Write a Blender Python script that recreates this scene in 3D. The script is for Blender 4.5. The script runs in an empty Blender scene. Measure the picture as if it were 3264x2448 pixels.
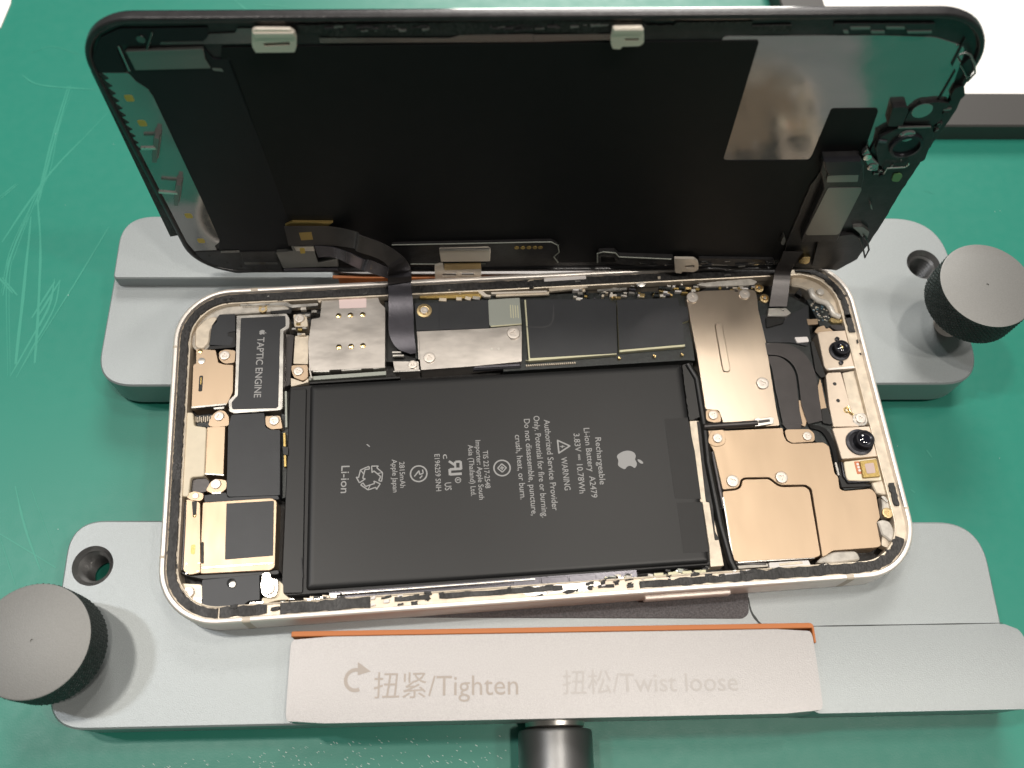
# Opened smartphone on a two-part repair clamp, on a green cutting mat.
# All numbers are millimetres in the phone's own frame (x along the phone, y towards the
# standing display, z up, z=0 at the top of the phone's rim); the scene is in metres.
import bpy, math, random
from mathutils import Vector, Matrix, noise
from mathutils.geometry import tessellate_polygon
random.seed(7)
R = random.Random(11)
sc = bpy.context.scene
COL = sc.collection
ZS = 18.5                       # the mat lies at world z = 0
MM = 0.001
# ------------------------------------------------------------------ camera
CAM = [-17.077, -67.222, 175.235]
ROT = [[0.995952, -0.080209, 0.040577], [-0.057124, -0.913303, -0.403255], [0.069404, 0.399304, -0.914188]]                     # rows: camera right, down, forward
cd = bpy.data.cameras.new('camera'); cam = bpy.data.objects.new('camera', cd); COL.objects.link(cam)
cd.sensor_width = 36; cd.lens = 32.461; cd.clip_start = 0.005; cd.clip_end = 20
r0, r1, r2 = [Vector(r) for r in ROT]
m = Matrix((r0, -r1, -r2)).transposed().to_4x4()
m.translation = Vector((CAM[0], CAM[1], CAM[2] + ZS)) * MM
cam.matrix_world = m
cd.dof.use_dof = True; cd.dof.focus_distance = 0.188; cd.dof.aperture_fstop = 20
sc.camera = cam
# ------------------------------------------------------------------ light: ceiling panels of the workshop
wd = bpy.data.worlds.new('World'); sc.world = wd; wd.use_nodes = True
bg = wd.node_tree.nodes['Background']; bg.inputs[0].default_value = (1.0, 0.95, 0.88, 1); bg.inputs[1].default_value = 0.13
def lamp(name, loc, size, power, col, tgt=(0, 0, 0), sy=None):
    l = bpy.data.lights.new(name, 'AREA'); l.shape = 'RECTANGLE'; l.size = size * MM; l.size_y = (sy or size) * MM
    l.energy = power; l.color = col
    o = bpy.data.objects.new(name, l); COL.objects.link(o)
    o.location = Vector((loc[0], loc[1], loc[2] + ZS)) * MM
    o.rotation_euler = (Vector(tgt) * MM - o.location).to_track_quat('-Z', 'Y').to_euler()
    return o
WARM = (1.0, 0.93, 0.84)
lamp('ceiling_lamp', (-430, 240, 1500), 55, 7.6, WARM, sy=110)
lamp('ceiling_lamp', (280, -250, 1500), 55, 7.2, WARM, sy=110)
lamp('ceiling_lamp', (760, -260, 1450), 55, 4.8, WARM, sy=110)
lamp('ceiling_lamp', (-800, 200, 1450), 60, 4.6, (0.95, 0.97, 1.0), sy=120)
lamp('ceiling_lamp', (300, 420, 1500), 80, 5.0, WARM, sy=200)
lamp('ceiling_lamp', (350, 1700, 1500), 800, 46, (1.0, 0.96, 0.9), sy=600)
sc.view_settings.view_transform = 'Standard'; sc.view_settings.look = 'None'
sc.view_settings.exposure = -0.22; sc.view_settings.gamma = 1.0
# ------------------------------------------------------------------ frames
DM = Matrix([[0.997599, -0.024873, -0.064629], [-0.063141, 0.056566, -0.9964], [0.02844, 0.998089, 0.05486]]); DO = Vector([1.081, 38.133, 34.298])           # display plane: axes and origin
TH = math.radians(-3.3); KM = Matrix.Rotation(TH, 3, 'Z')   # the clamps are turned a little
def world(v, fr='P'):
    v = Vector(v)
    if fr == 'K': v = KM @ v
    elif fr == 'D': v = DO + DM @ v
    return Vector((v.x, v.y, v.z + ZS)) * MM
THG = {}
def thing(name, label, cat, loc, fr='P', group=None):
    o = bpy.data.objects.new(name, None); COL.objects.link(o)
    o['label'] = label; o['category'] = cat
    if group: o['group'] = group
    o.empty_display_size = 0.01
    rot = {'P': Matrix.Identity(3), 'K': KM, 'D': DM}[fr]
    mw = rot.to_4x4(); mw.translation = world(loc, fr)
    o.matrix_world = mw; THG[o.name] = mw.inverted()
    return o
def inv(o):
    while o.parent: o = o.parent
    return THG.get(o.name, Matrix.Identity(4))
def mk(name, verts, faces, mat, parent=None, fr='P', smooth=None, kind=None, up=False):
    me = bpy.data.meshes.new(name)
    iv = inv(parent) if parent else Matrix.Identity(4)
    me.from_pydata([iv @ world(v, fr) for v in verts], [], faces)
    me.materials.append(mat)
    me.validate()
    import bmesh
    bm = bmesh.new(); bm.from_mesh(me); bmesh.ops.remove_doubles(bm, verts=bm.verts, dist=1e-8)
    bmesh.ops.recalc_face_normals(bm, faces=bm.faces)
    if up:      # flat print and marks face upwards
        for f_ in bm.faces:
            if f_.normal.z < 0: f_.normal_flip()
    bm.to_mesh(me); bm.free()
    if smooth:
        me.polygons.foreach_set('use_smooth', [True] * len(me.polygons)); me.set_sharp_from_angle(angle=math.radians(smooth))
    o = bpy.data.objects.new(name, me); COL.objects.link(o)
    if parent: o.parent = parent
    if kind: o['kind'] = kind
    return o
# ------------------------------------------------------------------ 2-D helpers
def area(p): return sum(p[i][0]*p[(i+1) % len(p)][1]-p[(i+1) % len(p)][0]*p[i][1] for i in range(len(p)))/2
def ccw(p): return list(p) if area(p) > 0 else list(p)[::-1]
def fil(p, r=0.4, n=4):
    out = []; N = len(p)
    for i in range(N):
        a, b, c = Vector(p[i-1][:2]), Vector(p[i][:2]), Vector(p[(i+1) % N][:2])
        rr = r[i] if isinstance(r, (list, tuple)) else r
        d1 = (a-b); d2 = (c-b); l = min(rr, d1.length*.45, d2.length*.45)
        if l < 1e-3: out.append((b.x, b.y)); continue
        s = b + d1.normalized()*l; e = b + d2.normalized()*l; n = 4 if l < 2 else 14
        for k in range(n+1):
            t = k/n; q = s*(1-t)**2 + b*2*t*(1-t) + e*t*t; out.append((q.x, q.y))
    return out
def off(p, d):          # p ccw, moved inwards by d
    out = []; N = len(p)
    for i in range(N):
        a, b, c = Vector(p[i-1]), Vector(p[i]), Vector(p[(i+1) % N])
        e1 = (b-a); e2 = (c-b)
        if e1.length < 1e-6 or e2.length < 1e-6: out.append((b.x, b.y)); continue
        e1.normalize(); e2.normalize()
        n1 = Vector((-e1.y, e1.x)); n2 = Vector((-e2.y, e2.x)); nn = n1+n2
        k = nn.length_squared
        if k < .3: nn = n1; k = 2
        q = b + nn*(2*d/k if k else 0); out.append((q.x, q.y))
    return out
def chaikin(p, n=2, closed=True):
    for _ in range(n):
        q = []
        for i in range(len(p) if closed else len(p)-1):
            a = p[i]; b = p[(i+1) % len(p)]
            q += [tuple(a[k]*.75+b[k]*.25 for k in range(len(a))), tuple(a[k]*.25+b[k]*.75 for k in range(len(a)))]
        p = q if closed else [p[0]]+q+[p[-1]]
    return p
def circ(c, r, n=24, sx=1.0): return [(c[0]+sx*r*math.cos(2*math.pi*i/n), c[1]+r*math.sin(2*math.pi*i/n)) for i in range(n)]
def jag(p, a, step=.5):
    out = []
    for i in range(len(p)):
        A = Vector(p[i]); B = Vector(p[(i+1) % len(p)]); n = max(1, int((B-A).length/step))
        for k in range(n):
            q = A.lerp(B, k/n); out.append((q.x+R.uniform(-a, a), q.y+R.uniform(-a, a)))
    return out
def prism(name, parent, poly, z0, z1, mat, r=0.25, c=0.06, fr='P', holes=(), smooth=None, kind=None):
    p = ccw(fil(poly, r) if r else poly)
    hs = [ccw(h) for h in holes]
    V = []; F = []
    def loop(q, z): s = len(V); V.extend((a, b, z) for a, b in q); return s
    c = min(c, abs(z1-z0)*.45)
    n = len(p); s0 = loop(p, z0); s1 = loop(p, z1-c)
    for i in range(n): j = (i+1) % n; F.append((s0+i, s0+j, s1+j, s1+i))
    if c > 0:
        s2 = loop(off(p, c), z1)
        for i in range(n): j = (i+1) % n; F.append((s1+i, s1+j, s2+j, s2+i))
    else: s2 = s1
    hl = []
    for h in hs:
        a0 = loop(h, z0); a1 = loop(h, z1); m_ = len(h); hl.append((a0, a1, m_))
        for i in range(m_): j = (i+1) % m_; F.append((a0+j, a0+i, a1+i, a1+j))
    for top in (1, 0):
        idx = []; pl = []
        st = s2 if top else s0
        pl.append([Vector(V[st+i]) for i in range(n)]); idx += [st+i for i in range(n)]
        for a0, a1, m_ in hl:
            s = a1 if top else a0; pl.append([Vector(V[s+i]) for i in range(m_)]); idx += [s+i for i in range(m_)]
        for t in tessellate_polygon(pl): F.append(tuple(idx[k] for k in t))
    return mk(name, V, F, mat, parent, fr, smooth, kind)
def bar(name, parent, a, b, w, z0, z1, mat, r=.15, c=.05, fr='P', **k):
    A = Vector(a[:2]); B = Vector(b[:2]); d = (B-A).normalized(); n = Vector((-d.y, d.x))*w/2
    return prism(name, parent, [tuple(A-n), tuple(B-n), tuple(B+n), tuple(A+n)], z0, z1, mat, r, c, fr, **k)
def lathe(name, parent, ctr, prof, mat, n=32, fr='P', smooth=35, lobes=None):
    V = []; F = []
    for (r, z) in prof:
        for i in range(n):
            a = 2*math.pi*i/n; rr = r
            if lobes and r <= lobes[0]: rr = r*(1+lobes[1]*math.cos(3*a))
            V.append((ctr[0]+rr*math.cos(a), ctr[1]+rr*math.sin(a), z))
    for k in range(len(prof)-1):
        for i in range(n):
            j = (i+1) % n; F.append((k*n+i, k*n+j, (k+1)*n+j, (k+1)*n+i))
    F.append(tuple(range(n))); F.append(tuple((len(prof)-1)*n+i for i in range(n)))
    return mk(name, V, F, mat, parent, fr, smooth)
def tube(name, parent, pts, r, mat, n=10, fr='P', kind=None):
    V = []; F = []; P = [Vector(p) for p in pts]
    for i, p in enumerate(P):
        d = (P[min(i+1, len(P)-1)]-P[max(i-1, 0)]).normalized()
        u = d.cross(Vector((0, 0, 1)));  u = u.normalized() if u.length > 1e-3 else Vector((1, 0, 0)); v = u.cross(d)
        rr = r[i] if isinstance(r, (list, tuple)) else r
        for k in range(n):
            a = 2*math.pi*k/n; V.append(tuple(p+u*math.cos(a)*rr+v*math.sin(a)*rr))
    for i in range(len(P)-1):
        for k in range(n): j = (k+1) % n; F.append((i*n+k, i*n+j, (i+1)*n+j, (i+1)*n+k))
    F.append(tuple(range(n))); F.append(tuple((len(P)-1)*n+i for i in range(n)))
    return mk(name, V, F, mat, parent, fr, 50, kind)
def cat(p, n=8):
    P = [Vector(q) for q in p]; P = [2*P[0]-P[1]]+P+[2*P[-1]-P[-2]]; out = []
    for i in range(1, len(P)-2):
        for k in range(n):
            t = k/n; a, b, c_, d = P[i-1], P[i], P[i+1], P[i+2]
            out.append(.5*((2*b)+(c_-a)*t+(2*a-5*b+4*c_-d)*t*t+(3*b-a-3*c_+d)*t**3))
    out.append(P[-2]); return out
def ribbon(name, parent, L, Rr, th, mat, n=8, fr='P'):
    """flat flexible cable between two edge lines"""
    A = cat(L, n); B = cat(Rr, n); V = []; F = []
    for i in range(len(A)):
        d = (A[min(i+1, len(A)-1)]-A[max(i-1, 0)]); w = B[i]-A[i]; nn = w.cross(d); nn = nn.normalized()*th if nn.length > 1e-9 else Vector((0, 0, th))
        V += [tuple(A[i]), tuple(B[i]), tuple(B[i]+nn), tuple(A[i]+nn)]
    for i in range(len(A)-1):
        for k in range(4): j = (k+1) % 4; F.append((4*i+k, 4*i+j, 4*i+4+j, 4*i+4+k))
    F.append((0, 1, 2, 3)); e = 4*(len(A)-1); F.append((e, e+1, e+2, e+3))
    return mk(name, V, F, mat, parent, fr, 40)
# rounded quadrilateral outlines with index-matched points at any inset
class Outline:
    def __init__(s, q, rad, ns=48, na=14):
        s.q = [Vector(a) for a in q]; s.rad = rad; s.ns = ns; s.na = na     # BL, BR, TR, TL
    def at(s, ins):
        q = [Vector(a) for a in off([tuple(a) for a in s.q], ins)]; r = max(.3, s.rad-ins)
        arcs = []
        for i in range(4):
            a, b, c_ = q[i-1], q[i], q[(i+1) % 4]
            u = (a-b).normalized(); v = (c_-b).normalized(); h = math.acos(max(-1, min(1, u.dot(v))))/2
            t = r/math.tan(h); cen = b+(u+v).normalized()*(r/math.sin(h)); st = b+u*t; en = b+v*t
            a0 = math.atan2(st.y-cen.y, st.x-cen.x); a1 = math.atan2(en.y-cen.y, en.x-cen.x)
            while a1 < a0: a1 += 2*math.pi
            arcs.append([(cen.x+r*math.cos(a0+(a1-a0)*k/s.na), cen.y+r*math.sin(a0+(a1-a0)*k/s.na)) for k in range(s.na+1)])
        out = []
        for i in (0, 1, 2, 3):      # side i (q[i] -> q[i+1]) then arc i+1
            A = Vector(arcs[i][-1]); B = Vector(arcs[(i+1) % 4][0])
            for k in range(s.ns): p = A.lerp(B, k/s.ns); out.append((p.x, p.y))
            out += arcs[(i+1) % 4][:-1]
        return out
    def idx(s, u):      # u in 0..8: bottom, BR arc, right, TR arc, top, TL arc, left, BL arc
        seg = int(u) % 8; f_ = u-int(u); base = 0
        for k in range(seg): base += s.ns if k % 2 == 0 else s.na
        return base + f_*(s.ns if seg % 2 == 0 else s.na)
    def band(s, u0, u1, i0, i1, jg=0, seed=0, ends=.0):
        """polygon that follows the outline between two insets"""
        A = s.at(i0); B = s.at(i1); n = len(A); k0 = s.idx(u0); k1 = s.idx(u1)
        if k1 <= k0: k1 += n
        m_ = max(3, int((k1-k0)*2)); oa = []; ob = []
        for k in range(m_+1):
            x = k0+(k1-k0)*k/m_; i = int(x) % n; j = (i+1) % n; f_ = x-int(x)
            pa = Vector(A[i]).lerp(Vector(A[j]), f_); pb = Vector(B[i]).lerp(Vector(B[j]), f_)
            ja = jg*noise.noise(Vector((x*1.3, seed, 0)))*1.6+jg*.5*R.uniform(-1, 1)*.5; jb = jg*noise.noise(Vector((x*1.1, seed+9, 3)))*2.4+jg*R.uniform(-1, 1)*.5
            d = (pb-pa).normalized(); pa = pa+d*ja; pb = pb+d*jb
            oa.append((pa.x, pa.y)); ob.append((pb.x, pb.y))
        return oa+ob[::-1]
def loft(name, parent, ol, prof, mat, fr='P', smooth=40, closed=False):
    V = []; F = []; n = None
    for ins, z in prof:
        q = ol.at(ins); n = len(q); V += [(a, b, z) for a, b in q]
    m_ = len(prof)
    for k in range(m_-1 if not closed else m_):
        k2 = (k+1) % m_
        for i in range(n): j = (i+1) % n; F.append((k*n+i, k*n+j, k2*n+j, k2*n+i))
    return mk(name, V, F, mat, parent, fr, smooth)
# ------------------------------------------------------------------ materials
def mat(name, col, metal=0.0, rough=.5, bump=0, bs=2.0, var=0.0, vs=.15, spec=.5, coat=0, rvar=0.0, stretch=None, emis=None):
    m_ = bpy.data.materials.new(name); m_.use_nodes = True; nt = m_.node_tree; b = nt.nodes['Principled BSDF']
    b.inputs['Base Color'].default_value = (*col, 1); b.inputs['Metallic'].default_value = metal
    b.inputs['Roughness'].default_value = rough; b.inputs['Specular IOR Level'].default_value = spec
    if coat: b.inputs['Coat Weight'].default_value = coat; b.inputs['Coat Roughness'].default_value = .1
    tc = nt.nodes.new('ShaderNodeTexCoord'); mp = nt.nodes.new('ShaderNodeMapping')
    st = stretch or (1, 1, 1); mp.inputs['Scale'].default_value = tuple(1000*k for k in st)
    nt.links.new(tc.outputs['Object'], mp.inputs['Vector'])
    def nz(scale, det=4):
        t = nt.nodes.new('ShaderNodeTexNoise'); t.inputs['Scale'].default_value = scale; t.inputs['Detail'].default_value = det
        nt.links.new(mp.outputs[0], t.inputs['Vector']); return t
    if var:
        t = nz(vs); mx = nt.nodes.new('ShaderNodeMapRange'); mx.inputs[1].default_value = .3; mx.inputs[2].default_value = .7
        mx.inputs[3].default_value = 1-var; mx.inputs[4].default_value = 1+var
        nt.links.new(t.outputs[0], mx.inputs[0])
        vm = nt.nodes.new('ShaderNodeVectorMath'); vm.operation = 'SCALE'; vm.inputs[0].default_value = col
        nt.links.new(mx.outputs[0], vm.inputs['Scale']); nt.links.new(vm.outputs[0], b.inputs['Base Color'])
    if rvar:
        t = nz(.35, 5); mx = nt.nodes.new('ShaderNodeMapRange'); mx.inputs[1].default_value = .3; mx.inputs[2].default_value = .7
        mx.inputs[3].default_value = max(.03, rough-rvar); mx.inputs[4].default_value = rough+rvar
        nt.links.new(t.outputs[0], mx.inputs[0]); nt.links.new(mx.outputs[0], b.inputs['Roughness'])
    if bump:
        t = nz(bs, 3); bp = nt.nodes.new('ShaderNodeBump'); bp.inputs['Strength'].default_value = bump; bp.inputs['Distance'].default_value = .0001
        nt.links.new(t.outputs[0], bp.inputs['Height']); nt.links.new(bp.outputs[0], b.inputs['Normal'])
    if emis: b.inputs['Emission Color'].default_value = (*col, 1); b.inputs['Emission Strength'].default_value = emis
    return m_
M = {
 'green': mat('green_mat', (.019, .205, .150), 0, .38, .15, 3, .03, .02, .42, rvar=.03),
 'scratch': mat('scratch_mark', (.032, .262, .190), 0, .45),
 'speck': mat('dust_speck', (.6, .68, .64), 0, .5),
 'alu': mat('blasted_aluminium', (.325, .352, .360), .42, .42, .35, 5, .05, 4.0),
 'alu2': mat('blasted_aluminium_jaw', (.385, .372, .37), .42, .42, .35, 5, .06, 4.0),
 'side': mat('dark_clamp_side', (.12, .14, .14), .3, .45, .2, 4),
 'orange': mat('orange_silicone', (.52, .17, .048), 0, .6, .1, 3),
 'pad': mat('rubber_pad', (.10, .095, .10), 0, .75, 1.0, 2.2, .35, 3.0),
 'line': mat('groove_and_edge_shade', (.05, .055, .055), .2, .6),  # dark tone of the groove arc and of the painted shade lines
 'knobtop': mat('knob_grey_face', (.205, .205, .198), .35, .5, .35, 5, .06, 4.0),
 'knurl': mat('knurled_black', (.048, .058, .057), .5, .40),
 'rod': mat('grey_anodised', (.24, .24, .24), .9, .36, .2, 5),
 'print': mat('faded_print', (.345, .305, .272), .2, .5),
 'print2': mat('worn_print', (.37, .35, .338), .3, .45),
 'frame': mat('frame_metal', (.92, .86, .80), .6, .42, .05, 3, .03, .3, rvar=.03),
 'antenna': mat('antenna_line', (.62, .54, .44), 0, .5),
 'cream': mat('cream_shell', (.70, .61, .49), .35, .42, .3, 1.2, .15, .5),
 'clipw': mat('pale_clip_metal', (.86, .78, .68), .45, .38),
 'creamp': mat('cream_plastic', (.86, .76, .58), 0, .45, .1, 1, .05, .4),
 'gasket': mat('black_adhesive', (.020, .019, .019), 0, .5, .9, 3.5, .95, 3.0, .5, rvar=.12, stretch=(1, .45, 1)),  # strong colour noise paints in pale streaks for the adhesive's glints
 'floor': mat('dark_interior', (.030, .029, .029), .2, .5, .6, 1.5, .5, .8),
 'copper': mat('bronze_shield', (.53, .40, .28), .88, .42, 0, 7, .035, .12, rvar=.04, stretch=(1, .25, 1)),
 'bracket': mat('pale_bracket_metal', (.72, .61, .50), .75, .42, 0, 4, .04, .6),
 'plate': mat('connector_shield', (.66, .55, .44), 1, .31, 0, 7, .02, .5, rvar=0, stretch=(1, .2, 1)),
 'steel': mat('nickel_shield', (.60, .56, .52), 1, .36, 0, 6, .07, 1.2, rvar=.05, stretch=(.4, 1, 1)),
 'steel2': mat('bright_steel', (.80, .77, .72), 1, .30, .04, 3, .06, .8, rvar=.05),
 'gold': mat('gold_contact', (.95, .72, .35), 1, .22, .3, 3),
 'brass': mat('brass_ring', (.78, .60, .33), 1, .35),
 'screw': mat('screw_metal', (.74, .68, .62), .85, .42),
 'black': mat('black_label', (.042, .042, .045), 0, .5, .15, 4, .08, .3, .45),
 'graph': mat('graphite_sheet', (.033, .035, .039), .25, .42, .15, 5, .08, .2, .5),
 'batt': mat('battery_wrap', (.017, .0175, .0185), 0, .40, .05, 1.6, .04, .12, .36),
 'battd': mat('battery_wrap_tape', (.0145, .0145, .0155), 0, .42, .1, 2, .06, .2, .34),
 'btext': mat('battery_print', (.38, .38, .38), 0, .5),
 'board': mat('circuit_board', (.018, .022, .022), .1, .4, .4, 2, .4, 1.0),
 'flex': mat('flex_cable', (.060, .054, .054), .35, .32, .1, 2, .1, .3, .6),
 'flexs': mat('flex_cable_sheen', (.13, .125, .145), .6, .26, .1, 2, .1, .4, .7),
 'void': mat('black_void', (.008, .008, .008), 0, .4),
 'white': mat('white_label', (.82, .78, .76), 0, .5),
 'pink': mat('pink_label', (.88, .70, .68), 0, .5),
 'chip': mat('grey_chip', (.36, .38, .34), .3, .4, .15, 2),
 'chipt': mat('chip_print', (.62, .60, .42), .3, .45),
 'clear': mat('milky_plastic', (.62, .58, .52), 0, .25, .5, .8, .2, .6, coat=.6),
 'dglass': mat('display_edge', (.035, .034, .036), .3, .30, .3, 2, .2, .5),
 'dsheet': mat('display_graphite', (.006, .006, .007), 0, .55, .1, 3, .1, .3, .25),
 'dsheet2': mat('display_graphite_blue', (.008, .0085, .012), 0, .5, .1, 3, .1, .3, .3),
 'mirror': mat('polished_steel', (.38, .375, .37), .78, .12, .12, .25, .04, .1, rvar=.03),
 'mirrord': mat('dark_polished_steel', (.20, .20, .195), 1, .2, .2, .3),
 'dgrey': mat('grey_foil', (.25, .25, .24), .8, .35, .2, 1.5),
 'yellow': mat('yellow_dot', (.62, .45, .10), .4, .5),
 'lens': mat('lens_glass', (.004, .005, .012), 0, .05, spec=.8, coat=1),
 'lensr': mat('lens_barrel', (.030, .030, .036), .5, .28),
 'red': mat('red_orange_flex', (.62, .20, .09), 0, .45),
 'pinkchip': mat('sensor_window', (.62, .48, .44), .1, .3),
 'ochre': mat('sensor_gold_rim', (.50, .36, .13), .8, .4, .5, 3),
 'padblack': mat('tray_frame', (.050, .048, .046), 0, .5, .2, 2),
 'paper': mat('white_sheet', (.90, .89, .87), 0, .6),
 'smdblue': mat('blue_component', (.12, .22, .28), .2, .4),
 'sage': mat('green_dot', (.14, .30, .12), .2, .4),
}
def text(name, parent, s, a, b, z, mt, fr='P', size=None, kind=None, bold=0.0):
    """flat lettering that runs from a to b"""
    c = bpy.data.curves.new(name, 'FONT'); c.body = s; c.align_x = 'CENTER'; c.align_y = 'CENTER'; c.size = 1.0; c.extrude = 0; c.offset = bold
    c.resolution_u = 3
    o = bpy.data.objects.new('tmp', c); COL.objects.link(o)
    dg = bpy.context.evaluated_depsgraph_get(); me0 = bpy.data.meshes.new_from_object(o.evaluated_get(dg))
    bpy.data.objects.remove(o)
    xs = [v.co.x for v in me0.vertices]; ys = [v.co.y for v in me0.vertices]
    w = max(xs)-min(xs); A = Vector(a[:2]); B = Vector(b[:2]); d = (B-A); L_ = d.length; d.normalize(); n = Vector((-d.y, d.x))
    k = L_/w; ky = size if size else k; cx = (max(xs)+min(xs))/2; cy = .25; C_ = (A+B)/2
    V = []
    for v in me0.vertices:
        q = C_+d*(v.co.x-cx)*k+n*(v.co.y-cy)*ky; V.append((q.x, q.y, z))
    F = [tuple(p.vertices) for p in me0.polygons]
    bpy.data.meshes.remove(me0)
    return mk(name, V, F, mt, parent, fr, kind=kind, up=True)
def stamp(name, parent, polys, ctr, sx, ang, z, mt, fr='P'):
    """flat print made of several outlines (u right, v up), turned by ang"""
    V = []; F = []; ca, sa = math.cos(ang), math.sin(ang)
    for p in polys:
        z += .004; outer, holes = (p, ()) if not isinstance(p, dict) else (p['o'], p['h'])
        loops = [outer]+list(holes); base = len(V); pl = []
        for l in loops:
            q = [(ctr[0]+sx*(u*ca-v*sa), ctr[1]+sx*(u*sa+v*ca), z) for u, v in l]; pl.append([Vector(a) for a in q]); V += q
        for t in tessellate_polygon(pl): F.append(tuple(base+k for k in t))
    return mk(name, V, F, mt, parent, fr, up=True)
def seg(a, b, w):
    A = Vector(a); B = Vector(b); d = (B-A).normalized(); n = Vector((-d.y, d.x))*w/2
    return [tuple(A-n), tuple(B-n), tuple(B+n), tuple(A+n)]
APPLE_B = chaikin([(0, .62), (.15, .68), (.38, .74), (.62, .66), (.80, .46), (.60, .30), (.52, .06), (.60, -.18), (.84, -.34), (.72, -.62), (.52, -.86), (.34, -.93), (.16, -.86), (0, -.83), (-.16, -.86), (-.34, -.93), (-.55, -.82), (-.76, -.44), (-.86, .0), (-.80, .38), (-.62, .64), (-.38, .74), (-.15, .68)], 2)
APPLE_L = chaikin([(.0, .80), (.02, 1.0), (.16, 1.2), (.42, 1.32), (.42, 1.1), (.26, .9)], 2)
PI = math.pi
# screw: one mesh, copied
def screw_mesh():
    prof = [(.02, .16), (.30, .16), (.34, .34), (.72, .36), (.92, .34), (1.0, .24), (1.0, 0)]
    n = 24; V = []; F = []
    for k, (r_, z) in enumerate(prof):
        for i in range(n):
            a = 2*PI*i/n; rr = r_*(1+(.45*math.cos(3*a) if k in (1, 2) else 0)); V.append((rr*math.cos(a)*MM, rr*math.sin(a)*MM, z*MM))
    for k in range(len(prof)-1):
        for i in range(n): j = (i+1) % n; F.append((k*n+i, k*n+j, (k+1)*n+j, (k+1)*n+i))
    F.append(tuple(range(n)))
    me = bpy.data.meshes.new('screw'); me.from_pydata(V, [], F); me.polygons.foreach_set('use_smooth', [True]*len(me.polygons)); me.set_sharp_from_angle(angle=math.radians(38)); return me
SCR = {}
def screw(parent, p, z, r=.8, mt='screw', fr='P', name='screw'):
    if mt not in SCR: SCR[mt] = screw_mesh(); SCR[mt].materials.append(M[mt])
    o = bpy.data.objects.new(name, SCR[mt]); COL.objects.link(o); o.parent = parent
    o.location = inv(parent) @ world((p[0], p[1], z), fr); o.scale = (r, r, r); o.rotation_euler = (0, 0, R.uniform(0, 6)); return o

# ================================================================== THE SETTING: green cutting mat
mat_o = mk('ground', [(-900, -900, -18.5), (900, -900, -18.5), (900, 1500, -18.5), (-900, 1500, -18.5)], [(0, 1, 2, 3)], M['green'], kind='structure')
def strips(name, lines, w, z, mt, fr='P', parent=None, kind='stuff'):
    V = []; F = []
    for ln in lines:
        ww = w*R.uniform(.4, 1.5); P = [Vector((*p[:2], 0)) for p in ln]; P = cat(P, 5); s = len(V); z += .0015
        for i, p in enumerate(P):
            d = (P[min(i+1, len(P)-1)]-P[max(i-1, 0)]).normalized(); n = Vector((-d.y, d.x, 0)); t = math.sin(PI*(i+.6)/(len(P)+.2))**.5*ww/2*R.uniform(.7, 1.2)
            V += [(p.x+n.x*t, p.y+n.y*t, z), (p.x-n.x*t, p.y-n.y*t, z)]
        for i in range(len(P)-1): F.append((s+2*i, s+2*i+1, s+2*i+3, s+2*i+2))
    return mk(name, V, F, mt, parent, fr, kind=kind, up=True)
def strands(ls):
    out = []
    for l in ls:
        for k in range(2):
            dx, dy = R.uniform(-.9, .9), R.uniform(-.5, .5); a = int(R.uniform(0, 1.6)) if len(l) > 4 else 0
            out.append([(p[0]+dx+R.uniform(-.12, .12), p[1]+dy) for p in l[a:len(l)-(k == 2 and len(l) > 3)]])
    return out
scr = strips('scratch_marks', strands([
 [(-110.26, 110.05), (-112.72, 96.11), (-113.4, 82.74), (-115.62, 74.03), (-118.62, 59.87), (-119.11, 51.77), (-115.46, 26.34)], [(-110.83, 109.92), (-112.95, 93.25), (-114.09, 79.35), (-114.64, 72.65)],
 [(-100.69, 100.29), (-106.61, 91.52), (-112.77, 82.02), (-118, 71.49), (-122.05, 61.96)], [(-115.79, 75.38), (-113.06, 59.56), (-111.32, 41.03), (-110.65, 29.37)],
 [(-116.13, 69.42), (-115.3, 50.32), (-114.66, 29.62)], [(-107.36, 51.1), (-107.82, 43.82), (-110.85, 35.13), (-114.22, 26.26)], [(-107.55, 50.49), (-111.58, 41.05)],
 [(-120.76, 52.48), (-116.46, 47.34)], [(-123.76, 74.45), (-119.76, 78.96)], [(-116.75, 70.11), (-119.51, 58.65), (-120.08, 47.55)]]), .42, -18.494, M['scratch'])
scr['label'] = 'pale scratches crossing the green mat at its left side'; scr['category'] = 'scratches'
sc2 = strips('fine_scratch_marks', [[(-123.65, 113.67), (-118.31, 110.03), (-104.28, 107.9)], [(-122.25, 120.95), (-116.94, 123.08), (-108.94, 119.61)], [(-96.89, 65.12), (-103.3, 49.64), (-112.15, 29.47)],
 [(-112.22, -10.08), (-99.92, -18.12)], [(-110.46, 0.2), (-107.15, -9.34), (-102.92, -18.61)], [(-107.26, -0.02), (-100.59, -15.22)], [(-112.12, -10.81), (-107.69, -21.07)],
 [(-69.92, 137.9), (-66.65, 134.36), (-64.6, 129.23)], [(112.57, 39), (116.89, 33.52)], [(-62.92, 135.92), (-55.33, 134.95)], [(90.22, -4.7), (91.02, -6.66)], [(84.14, -13.68), (84.96, -14.53)],
 [(108.4, 65.18), (111.11, 63.98)]], .3, -18.455, M['scratch'])
sc2['label'] = 'hair-thin pale scratches on the green mat'; sc2['category'] = 'scratches'
V = []; F = []
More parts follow.
